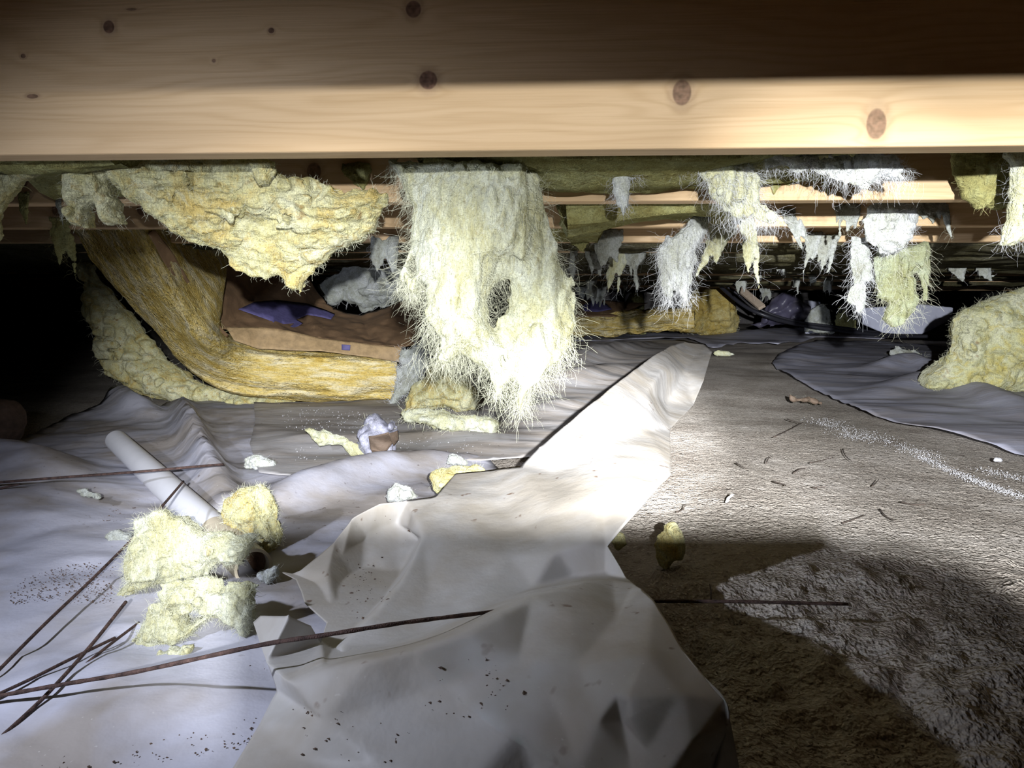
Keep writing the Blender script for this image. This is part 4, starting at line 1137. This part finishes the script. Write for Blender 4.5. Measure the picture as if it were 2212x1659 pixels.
lump('insulation_ball', 'rounded pale yellow insulation ball leaning on the far side of the pipe end',
     [(490, 1075), (520, 1056), (560, 1048), (590, 1070), (600, 1110), (612, 1140), (605, 1175), (585, 1195), (565, 1202), (545, 1190), (520, 1165), (495, 1150), (482, 1115), (480, 1090)],
     0.042, 0.01, mat='wool_yellow', n=3000, L=0.010, rad=0.0002, curl=1.3, out=0.5, grav=0.0, amp=(0.014, 0.007, 0.0035), freq=(24, 60, 170), R=0.07, edge=0.003)
lump('insulation_scrap', 'tiny white wool tuft in front of the open pipe end', [(556, 1240), (575, 1226), (597, 1222), (602, 1240), (588, 1256), (566, 1258)], 0.010, 0.02, mat='wool_white', fmat='fibre_white', n=220, L=0.010, grav=0, amp=(0.005, 0.002, 0.001), freq=(60, 150, 260))
lump('insulation_scrap', 'flat pale scrap lying just above the long rod', [(308, 1432), (330, 1412), (380, 1398), (416, 1393), (410, 1412), (380, 1426), (340, 1438)], 0.012, 0.003, mat='wool', n=150, L=0.008, grav=0, amp=(0.005, 0.003, 0.001), freq=(60, 150, 260))
lump('insulation_scrap', 'curled white scrap lying on the sheet right of the pipe', [(526, 990), (548, 982), (570, 988), (592, 996), (598, 1008), (580, 1014), (552, 1018), (530, 1016)], 0.03, 0.01, mat='wool_white', fmat='fibre_white', n=160, L=0.012, grav=0, amp=(0.012, 0.006, 0.002), freq=(40, 100, 200))
lump('insulation_scrap', 'grey-yellow scrap touching the rod left of the fluffy clump', [(224, 1158), (240, 1146), (262, 1148), (282, 1156), (276, 1176), (258, 1184), (236, 1176)], 0.015, 0.004, mat='wool_grey', n=90, L=0.01, grav=0, amp=(0.007, 0.003, 0.001), freq=(50, 120, 220))
lump('insulation_scrap', 'small grey scrap left of the grey-yellow one by the rod', [(176, 1142), (190, 1134), (216, 1138), (230, 1146), (222, 1156), (196, 1156), (182, 1152)], 0.014, 0.004, mat='wool_grey', n=60, L=0.008, grav=0, amp=(0.006, 0.003, 0.001), freq=(50, 120, 220))
lump('crumpled_paper', 'crumpled tan paper bit on the sheet near the left edge', [(168, 1062), (182, 1056), (206, 1064), (222, 1076), (210, 1080), (186, 1074)], 0.014, 0.045, mat='wool_grey', n=0, amp=(0.006, 0.004, 0.001), freq=(60, 130, 240), cat='paper')
lump('wood_splinter', 'thin pale splinter lying left of the scraps by the rod', [(118, 1160), (160, 1163), (228, 1168), (228, 1173), (160, 1172), (124, 1167)], 0.006, 0.004, mat='wool_grey', n=0, amp=(0.002, 0.001, 0.0005), freq=(60, 130, 240), cat='splinter', edge=0.001)
lump('insulation_clump', 'yellow-tan upright insulation clump standing right of the fallen batt end',
     [(892, 832), (920, 812), (935, 785), (962, 780), (985, 808), (1010, 815), (1026, 840), (1036, 866), (1030, 884), (990, 888), (940, 884), (900, 890), (872, 896), (876, 862)],
     0.07, 0.012, mat='wool_yellow', n=500, L=0.03, rad=0.0005, grav=0.1, amp=(0.03, 0.012, 0.004), freq=(14, 38, 110), edge=0.008, R=0.07)
lump('insulation_clump', 'flat pale insulation strip with frayed right end lying before the tan clump',
     [(868, 892), (900, 882), (945, 880), (990, 892), (1030, 897), (1056, 900), (1080, 912), (1072, 944), (1060, 952), (1046, 936), (1000, 936), (950, 926), (905, 916), (874, 906)],
     0.05, 0.012, mat='wool', n=500, L=0.03, rad=0.0005, grav=0.3, amp=(0.025, 0.010, 0.003), freq=(16, 42, 120), edge=0.007, R=0.05, fray=[(1066, 925, 60, 0.04, 0.02)])
wool('shredded_wool', 'grey shredded wool hanging off the end of the fallen batt', [(868, 755), (905, 742), (918, 700), (930, 742), (925, 800), (900, 830), (880, 850), (850, 876), (842, 868), (856, 830), (862, 800)],
     2.72, 0.03, 'wool_grey', 'fibre_white', n=420, L=0.05, rad=0.0006, amp=(0.03, 0.012, 0.004), freq=(16, 42, 120), edge=0.012, stretch=(1, 1, 0.6))
# crumpled foil-faced paper with a wool tail
rt = lump('paper_wad', 'crumpled grey foil and brown paper wad with pale wool tail on the dusty sheet',
          [(782, 925), (790, 900), (812, 893), (828, 908), (840, 918), (842, 905), (862, 920), (866, 936), (858, 960), (850, 985), (830, 998), (800, 998), (785, 980), (770, 955), (762, 940), (768, 934)],
          0.05, 0.012, mat='foil', n=60, L=0.02, rad=0.0005, grav=0.2, amp=(0.030, 0.018, 0.004), freq=(16, 34, 90), edge=0.004, R=0.05, cat='paper')
Yw = gnd(815, 998, 0.012)[1] - 0.035
for nm, poly in (('brown_panel', [(796, 944), (840, 932), (848, 956), (832, 978), (812, 984), (800, 970)]), ('brown_panel', [(838, 936), (858, 930), (860, 950), (850, 962)])):
    p = [(x, y, at(x, y, Yw + 0.02 * math.sin(x * 0.13 + y * 0.07))) for x, y in poly]
    V, F = sheet_vq(p, outer=list(range(len(poly))), levels=3, smooth=2, wr=0.002)
    o = obj(nm, V, F, M['brown_paper'], rt); solidify(o, 0.0015)
SEED[0] += 31
V, Q = blob_vq([(656, 926), (668, 920), (690, 932), (715, 930), (735, 938), (752, 945), (775, 955), (792, 975), (786, 990), (760, 985), (738, 965), (715, 962), (690, 966), (676, 950)], Yw + 0.05, 0.022, SEED[0], amp=(0.015, 0.006, 0.002), freq=(22, 60, 150), edge=0.006)
o = obj('wool_tail', V, Q, M['wool'], rt)
lump('insulation_ball', 'small round white wool ball on the fold left of the bright plastic', [(838, 1082), (840, 1058), (856, 1045), (874, 1050), (892, 1052), (904, 1066), (906, 1076), (880, 1080), (858, 1086)], 0.022, 0.05, mat='wool_white', fmat='fibre_white', n=420, L=0.008, grav=0, amp=(0.010, 0.004, 0.0015), freq=(36, 90, 200))
lump('insulation_clump', 'tan and yellow wool clump lying behind the bright plastic fold', [(926, 1030), (945, 1016), (985, 1008), (1030, 1006), (1052, 1018), (1040, 1030), (1000, 1042), (960, 1060), (945, 1068), (934, 1054)], 0.03, 0.045, mat='wool_yellow', n=380, L=0.014, grav=0.1, amp=(0.015, 0.006, 0.002), freq=(26, 70, 170))
lump('insulation_scrap', 'small white scrap just behind the tan wool clump', [(966, 1002), (970, 984), (988, 980), (1005, 994), (1016, 1004), (990, 1006)], 0.02, 0.03, mat='wool_white', fmat='fibre_white', n=120, L=0.012, grav=0, amp=(0.008, 0.004, 0.001), freq=(40, 100, 200))
lump('insulation_ball', 'egg-shaped yellow insulation lump on the bare soil right of the plastic fold', [(1438, 1140), (1450, 1130), (1466, 1136), (1478, 1156), (1480, 1180), (1470, 1202), (1450, 1216), (1436, 1232), (1424, 1222), (1416, 1200), (1410, 1176), (1420, 1158)], 0.030, 0.0, mat='wool_yellow', n=420, L=0.006, grav=0, amp=(0.006, 0.003, 0.001), freq=(30, 80, 180), R=0.03)
lump('insulation_scrap', 'small yellow scrap on the soil touching the plastic fold', [(1316, 1168), (1326, 1154), (1344, 1154), (1352, 1166), (1346, 1186), (1332, 1190)], 0.014, 0.0, mat='wool_yellow', n=120, L=0.008, grav=0, amp=(0.006, 0.003, 0.001), freq=(50, 120, 220))
lump('insulation_heap', 'large pale yellow insulation heap on the floor at the right edge',
     [(1992, 838), (2020, 815), (2040, 790), (2046, 760), (2046, 720), (2060, 690), (2090, 668), (2120, 655), (2150, 640), (2212, 622), (2330, 640), (2420, 720), (2440, 800), (2400, 850), (2212, 846), (2150, 848), (2060, 842), (2020, 840)],
     0.16, 0.01, mat='wool_heap', n=3000, L=0.03, rad=0.0005, curl=1.3, out=0.5, grav=0.2, amp=(0.08, 0.015, 0.010), freq=(8, 22, 70), edge=0.010, R=0.18, warp=0.05)
# far batt and its neighbours
b2 = batt('fallen_batt', 'far golden insulation batt lying across the floor behind the central clump',
          [at(1150, 705, 7.4), at(1230, 702, 7.4), at(1330, 700, 7.4), at(1420, 692, 7.4), at(1500, 690, 7.35)], 0.20, 0.5, 61, 300, amp=0.035)
lump('insulation_heap', 'humped golden insulation heap at the right end of the far batt',
     [(1450, 690), (1475, 650), (1510, 618), (1545, 610), (1575, 622), (1592, 650), (1596, 690), (1590, 722), (1540, 726), (1480, 720)], 0.25, 0.02, mat='wool_gold', n=400, L=0.05, rad=0.0012, grav=0.1, amp=(0.06, 0.03, 0.012), freq=(5, 14, 36), edge=0.02, R=0.3)
kp = [(1250, 684, at(1250, 684, 7.35)), (1330, 683, at(1330, 683, 7.35)), (1350, 672, at(1350, 672, 7.6)), (1400, 655, at(1400, 655, 7.9)), (1250, 645, at(1250, 645, 7.9)), (1180, 650, at(1180, 650, 7.9)), (1180, 684, at(1180, 684, 7.35))]
V, F = sheet_vq(kp, outer=list(range(7)), levels=3, smooth=2, wr=0.01, wf=6)
o = obj('kraft_paper', V, F, M['kraft'], b2); solidify(o, 0.002)
decal('blue_print_mark', [(1252, 662), (1285, 646), (1310, 656), (1322, 668), (1290, 674), (1262, 672)], plane_y((1252, 684, 7.3), (1330, 683, 7.3), (1300, 650, 7.72)), M['ink'], b2)
# leaning board, cable, white board, dark plastic heap
A, B = at(1560, 592, 6.6), at(1646, 664, 6.0)
dv = (B - A) / np.linalg.norm(B - A); sd_ = np.cross(dv, [0, 1, 0]); sd_ /= np.linalg.norm(sd_); th = np.cross(dv, sd_)
V = np.array([p + sd_ * a * 0.028 + th * b * 0.012 for p in (A, B) for a in (-1, 1) for b in (-1, 1)])
o = obj('wooden_board', V, np.array([[0, 1, 3, 2], [4, 6, 7, 5], [0, 4, 5, 1], [2, 3, 7, 6], [0, 2, 6, 4], [1, 5, 7, 3]]), plain_mat('grey_board', (0.40, 0.32, 0.24), 0.8), smooth=False)
tag(o, 'short pale wooden board leaning against the humped far heap', 'board')
P = smooth_path([at(1535, 592, 6.6), at(1560, 622, 6.5), at(1610, 662, 6.3), at(1660, 684, 6.2), at(1720, 700, 6.3), at(1800, 712, 6.3), at(1880, 721, 6.4), at(1960, 726, 6.5), at(2040, 727, 6.5)], 90)
V, Q = tube_vq(P, 0.016, 8); o = obj('black_cable', V, Q, M['cable']); tag(o, 'black cable sagging across the far floor to the right', 'cable')
P = smooth_path([at(1538, 596, 6.7), at(1600, 640, 6.6), at(1650, 672, 6.5), at(1720, 694, 6.5), at(1800, 705, 6.5), at(1900, 718, 6.6)], 80)
V, Q = tube_vq(P, 0.010, 8); o = obj('black_cable', V, Q, M['cable']); tag(o, 'thinner black cable running just above the sagging one', 'cable')
wb = [(1862, 665), (1990, 657), (2058, 664), (2056, 690), (1990, 722), (1912, 722), (1862, 700)]
V, Q = blob_vq(wb, 8.3, 0.02, 5, amp=(0.0, 0, 0), edge=0.0, res=1.5, R=0.01)
o = obj('white_board', V, Q, M['white_board']); tag(o, 'white rigid board standing on the far floor at right', 'board')
V, Q = blob_vq([(1738, 648), (1772, 652), (1778, 722), (1738, 724)], 8.6, 0.02, 6, amp=(0.0, 0, 0), edge=0.0, res=1.5, R=0.01)
o = obj('white_board', V, Q, M['white_board']); tag(o, 'small white board fragment far back left of the larger one', 'board')
V, Q = blob_vq([(1600, 700), (1640, 690), (1662, 650), (1690, 634), (1720, 640), (1748, 660), (1752, 690), (1700, 700), (1640, 712)], 6.9, 0.14, 7, amp=(0.08, 0.05, 0.01), freq=(5, 11, 30), edge=0.01, R=0.16)
o = obj('plastic_heap', V, Q, M['black_film']); tag(o, 'crumpled dark plastic heap on the far floor behind the cable', 'plastic sheet')
wool('insulation_clump', 'small tan insulation clump far back beside the dark plastic heap', [(1734, 720), (1738, 690), (1752, 668), (1775, 656), (1792, 668), (1792, 692), (1804, 720)], 6.8, 0.08, 'wool_grey', 'fibre', n=80, L=0.05, rad=0.001, amp=(0.05, 0.02, 0.006), freq=(9, 24, 60), edge=0.012)
wool('insulation_clump', 'dim ragged clump on the far floor left of the white board', [(1796, 722), (1800, 690), (1812, 660), (1830, 668), (1846, 690), (1852, 722)], 6.9, 0.06, 'wool_olive', 'fibre', n=60, L=0.05, rad=0.001, amp=(0.05, 0.02, 0.006), freq=(9, 24, 60), edge=0.012)
wool('insulation_clump', 'small olive clump far back above the blue-printed paper', [(1345, 722), (1352, 652), (1365, 632), (1385, 630), (1392, 648), (1396, 722)], 8.2, 0.06, 'wool_olive', 'fibre', n=0, amp=(0.04, 0.02, 0.006), freq=(9, 24, 60), edge=0.012)
wool('insulation_clump', 'dim shredded clump lying left of the big right-hand heap', [(1920, 765), (1935, 742), (1960, 752), (1985, 760), (2004, 772), (1998, 790), (1960, 788), (1940, 780)], 4.9, 0.06, 'wool_grey', 'fibre', n=120, L=0.05, rad=0.0008, amp=(0.05, 0.02, 0.006), freq=(12, 30, 80), edge=0.012)
lump('insulation_scrap', 'thin yellow scrap on the soil beyond the tip of the plastic fold', [(1540, 762), (1552, 756), (1575, 760), (1590, 766), (1565, 770), (1545, 769)], 0.03, 0.0, mat='wool', n=40, L=0.02, grav=0, amp=(0.012, 0.006, 0.002), freq=(20, 50, 120))
lump('torn_paper', 'torn dark and yellow paper bit on the soil at right', [(1706, 852), (1716, 858), (1740, 856), (1765, 862), (1780, 872), (1760, 876), (1740, 868), (1720, 872), (1708, 866)], 0.03, 0.0, mat='brown_paper', fmat='fibre', n=40, L=0.02, grav=0, amp=(0.014, 0.008, 0.002), freq=(20, 50, 120), cat='paper')
lump('stone', 'small white stone on the soil near the right edge', [(2146, 996), (2150, 988), (2160, 988), (2168, 996), (2160, 1000)], 0.010, 0.0, mat='chalk', n=0, amp=(0.004, 0.002, 0.001), freq=(50, 120, 220), edge=0.001, cat='stone')
lump('leaf_litter', 'flat dark shred on the sheet left of the paper wad', [(556, 962), (570, 956), (600, 958), (624, 962), (605, 968), (575, 967)], 0.02, 0.01, mat='bark', n=0, amp=(0.008, 0.004, 0.001), freq=(40, 100, 200), cat='debris')
lump('white_shred', 'small bright white curl on the soil right of the bright plastic', [(1566, 1086), (1570, 1074), (1580, 1066), (1588, 1068), (1578, 1076), (1572, 1086)], 0.004, 0.004, mat='chalk', n=0, amp=(0.001, 0.001, 0.0005), freq=(60, 130, 240), edge=0.0005, cat='debris')
lump('earth_mound', 'dark brown rounded earth mound at the left edge', [(-80, 850), (-20, 862), (20, 866), (42, 890), (46, 920), (36, 955), (10, 975), (-40, 985), (-120, 985), (-140, 900)], 0.10, 0.01, mat='mound', n=0, amp=(0.03, 0.012, 0.005), freq=(10, 28, 80), edge=0.006, cat='earth')

# ------------------------------------------------------------------ small litter
rng = np.random.RandomState(77)
tw = [((1330, 1118), (1372, 1098)), ((1462, 1106), (1480, 1090)), ((1670, 945), (1735, 912)), ((1715, 1022), (1750, 1010)), ((1820, 970), (1840, 996)), ((1670, 1040), (1695, 1050)), ((1885, 1050), (1898, 1036)), ((1945, 1084), (2000, 1090)), ((1765, 1055), (1785, 1052)),
      ((1820, 1130), (1870, 1112)), ((1900, 1100), (1935, 1126)), ((1535, 1300), (1533, 1262)), ((1700, 905), (1735, 916)), ((1750, 1000), (1800, 988)), ((1655, 1000), (1668, 985)), ((1590, 1000), (1612, 1012))]
for a, b in tw:
    A, B = gnd(*a, 0.006), gnd(*b, 0.010); m = (A + B) / 2 + rng.normal(0, 0.006, 3) * [1, 1, 0.3]
    V, Q = tube_vq(smooth_path([A, m, B], 9), np.linspace(0.0016, 0.0007, 9), 5)
    tag(obj('twig', V, Q, M['bark']), 'tiny dark twig lying on the bare soil at right', 'twig', 'twigs scattered on the soil')


def crumbs(name, label, C, r, mat, cat, parent=None, flat=0.8):
    """scattered grains, joined: nobody could count them"""
    n = len(C); base = np.array([[1, 0, 0], [-1, 0, 0], [0, 1, 0], [0, -1, 0], [0, 0, flat], [0, 0, -flat]], float)
    tri = np.array([[0, 2, 4], [2, 1, 4], [1, 3, 4], [3, 0, 4], [2, 0, 5], [1, 2, 5], [3, 1, 5], [0, 3, 5]])
    V = C[:, None] + (base[None] + rng.normal(0, 0.25, (n, 6, 3))) * r[:, None, None]
    F = (tri[None] + (np.arange(n) * 6)[:, None, None]).reshape(-1, 3)
    if parent is not None:
        tag(obj(name, V.reshape(-1, 3), F, M[mat], parent, smooth=False), kind='stuff'); return
    tag(obj(name, V.reshape(-1, 3), F, M[mat], base=(C[:, 0].mean(), C[:, 1].mean(), 0), smooth=False), label, cat, kind='stuff')


def scatter(poly, n, z):
    p = np.array([gnd(*q)[:2] for q in poly]); out = []
    while len(out) < n:
        q = rng.uniform(p.min(0), p.max(0), (n * 3, 2)); q = q[poly_sd(p, q[:, 0], q[:, 1]) > 0]; out += list(q)
    q = np.array(out[:n]); return np.stack([q[:, 0], q[:, 1], ground_z(q[:, 0], q[:, 1]) + z], 1)


def streak(pts, n, wid, z):
    g = smooth_path([gnd(*p) for p in pts], 200); i = rng.randint(0, 200, n)
    c = g[i] + rng.normal(0, 1, (n, 3)) * np.array([wid, wid, 0]); c[:, 2] = ground_z(c[:, 0], c[:, 1]) + z
    return c


C = np.vstack([streak([(1770, 895), (1800, 915), (1850, 940), (1870, 950)], 900, 0.030, -0.006), streak([(1870, 930), (1950, 965), (2010, 985)], 500, 0.025, -0.006), streak([(1985, 985), (2070, 1020), (2150, 1050), (2260, 1085)], 1500, 0.012, -0.006), streak([(2130, 1010), (2212, 1030)], 300, 0.02, -0.006)])
crumbs('chalk_crumbs', 'white crumbs in a broken streak on the soil at right', C, rng.uniform(0.0004, 0.0013, len(C)), 'chalk', 'crumbs')
C = np.vstack([scatter([(40, 1180), (260, 1190), (240, 1330), (20, 1330)], 900, 0.010), scatter([(20, 1520), (560, 1460), (580, 1400), (600, 1640), (60, 1700)], 260, 0.012), scatter([(100, 1080), (240, 1090), (270, 1150), (140, 1150)], 300, 0.02)])
crumbs('soil_grit', 'dark grit scattered over the left plastic sheet', C, rng.uniform(0.0004, 0.0013, len(C)), 'grain', 'grit')
C = scatter([(1480, 1300), (2000, 1300), (2300, 1420), (2300, 1659), (1640, 1659)], 900, -0.008); C[:, 2] += 0.004
crumbs('soil_clods', 'small clods of loose soil in the right foreground', C, rng.uniform(0.0006, 0.0016, len(C)), 'soil', 'soil')
C = scatter([(600, 880), (1130, 900), (1050, 1000), (640, 1020)], 700, 0.021)
crumbs('pale_grit', 'pale grit scattered on the dusty middle sheet', C, rng.uniform(0.0006, 0.0016, len(C)), 'chalk', 'grit')

C = np.vstack(MOULD)
crumbs('mould_specks', None, C, mr_.uniform(0.0005, 0.0024, len(C)) * mr_.uniform(0.3, 1, len(C)), 'grain', None, TENT, 0.5)

# ------------------------------------------------------------------ the photographer's phone and gloved hand, just behind the view
ph = empty('phone', (0.057, -0.012, 0.300), 'black phone held behind the viewpoint, shading the foreground', 'phone')
V, Q = box_vq((-0.022, -0.016, 0.300), (0.136, -0.007, 0.376), 0.003); obj('phone_body', V, Q, M['phone'], ph)


def capsules(caps, h, k=0.012):
    P = np.array([c for a, b, r in caps for c in (a, b)]); R = max(c[2] for c in caps)
    ax = [np.arange(P[:, i].min() - R - 3 * h, P[:, i].max() + R + 3 * h, h) for i in range(3)]
    X, Y, Z = np.meshgrid(*ax, indexing='ij'); F = None
    for a, b, r in caps:
        a = np.array(a); b = np.array(b); e = b - a
        t = np.clip(((X - a[0]) * e[0] + (Y - a[1]) * e[1] + (Z - a[2]) * e[2]) / (e @ e), 0, 1)
        d = np.sqrt((X - a[0] - t * e[0]) ** 2 + (Y - a[1] - t * e[1]) ** 2 + (Z - a[2] - t * e[2]) ** 2) - r
        F = d if F is None else -np.logaddexp(-F / k * 4, -d / k * 4) * k / 4
    return surface_nets(F, *ax)


V, Q = capsules([((0.152, -0.020, 0.318), (0.174, -0.030, 0.336), 0.026), ((0.165, -0.05, 0.31), (0.26, -0.26, 0.20), 0.034),
                 ((0.150, -0.012, 0.350), (0.118, -0.030, 0.356), 0.009), ((0.152, -0.012, 0.333), (0.112, -0.030, 0.336), 0.0095), ((0.150, -0.012, 0.316), (0.112, -0.030, 0.318), 0.009), ((0.148, -0.012, 0.303), (0.116, -0.030, 0.304), 0.008),
                 ((0.138, -0.026, 0.356), (0.152, -0.026, 0.353), 0.020)], 0.004, 0.006)
tag(obj('gloved_hand', V, Q, M['glove']), 'grey gloved hand gripping the phone behind the viewpoint', 'hand')
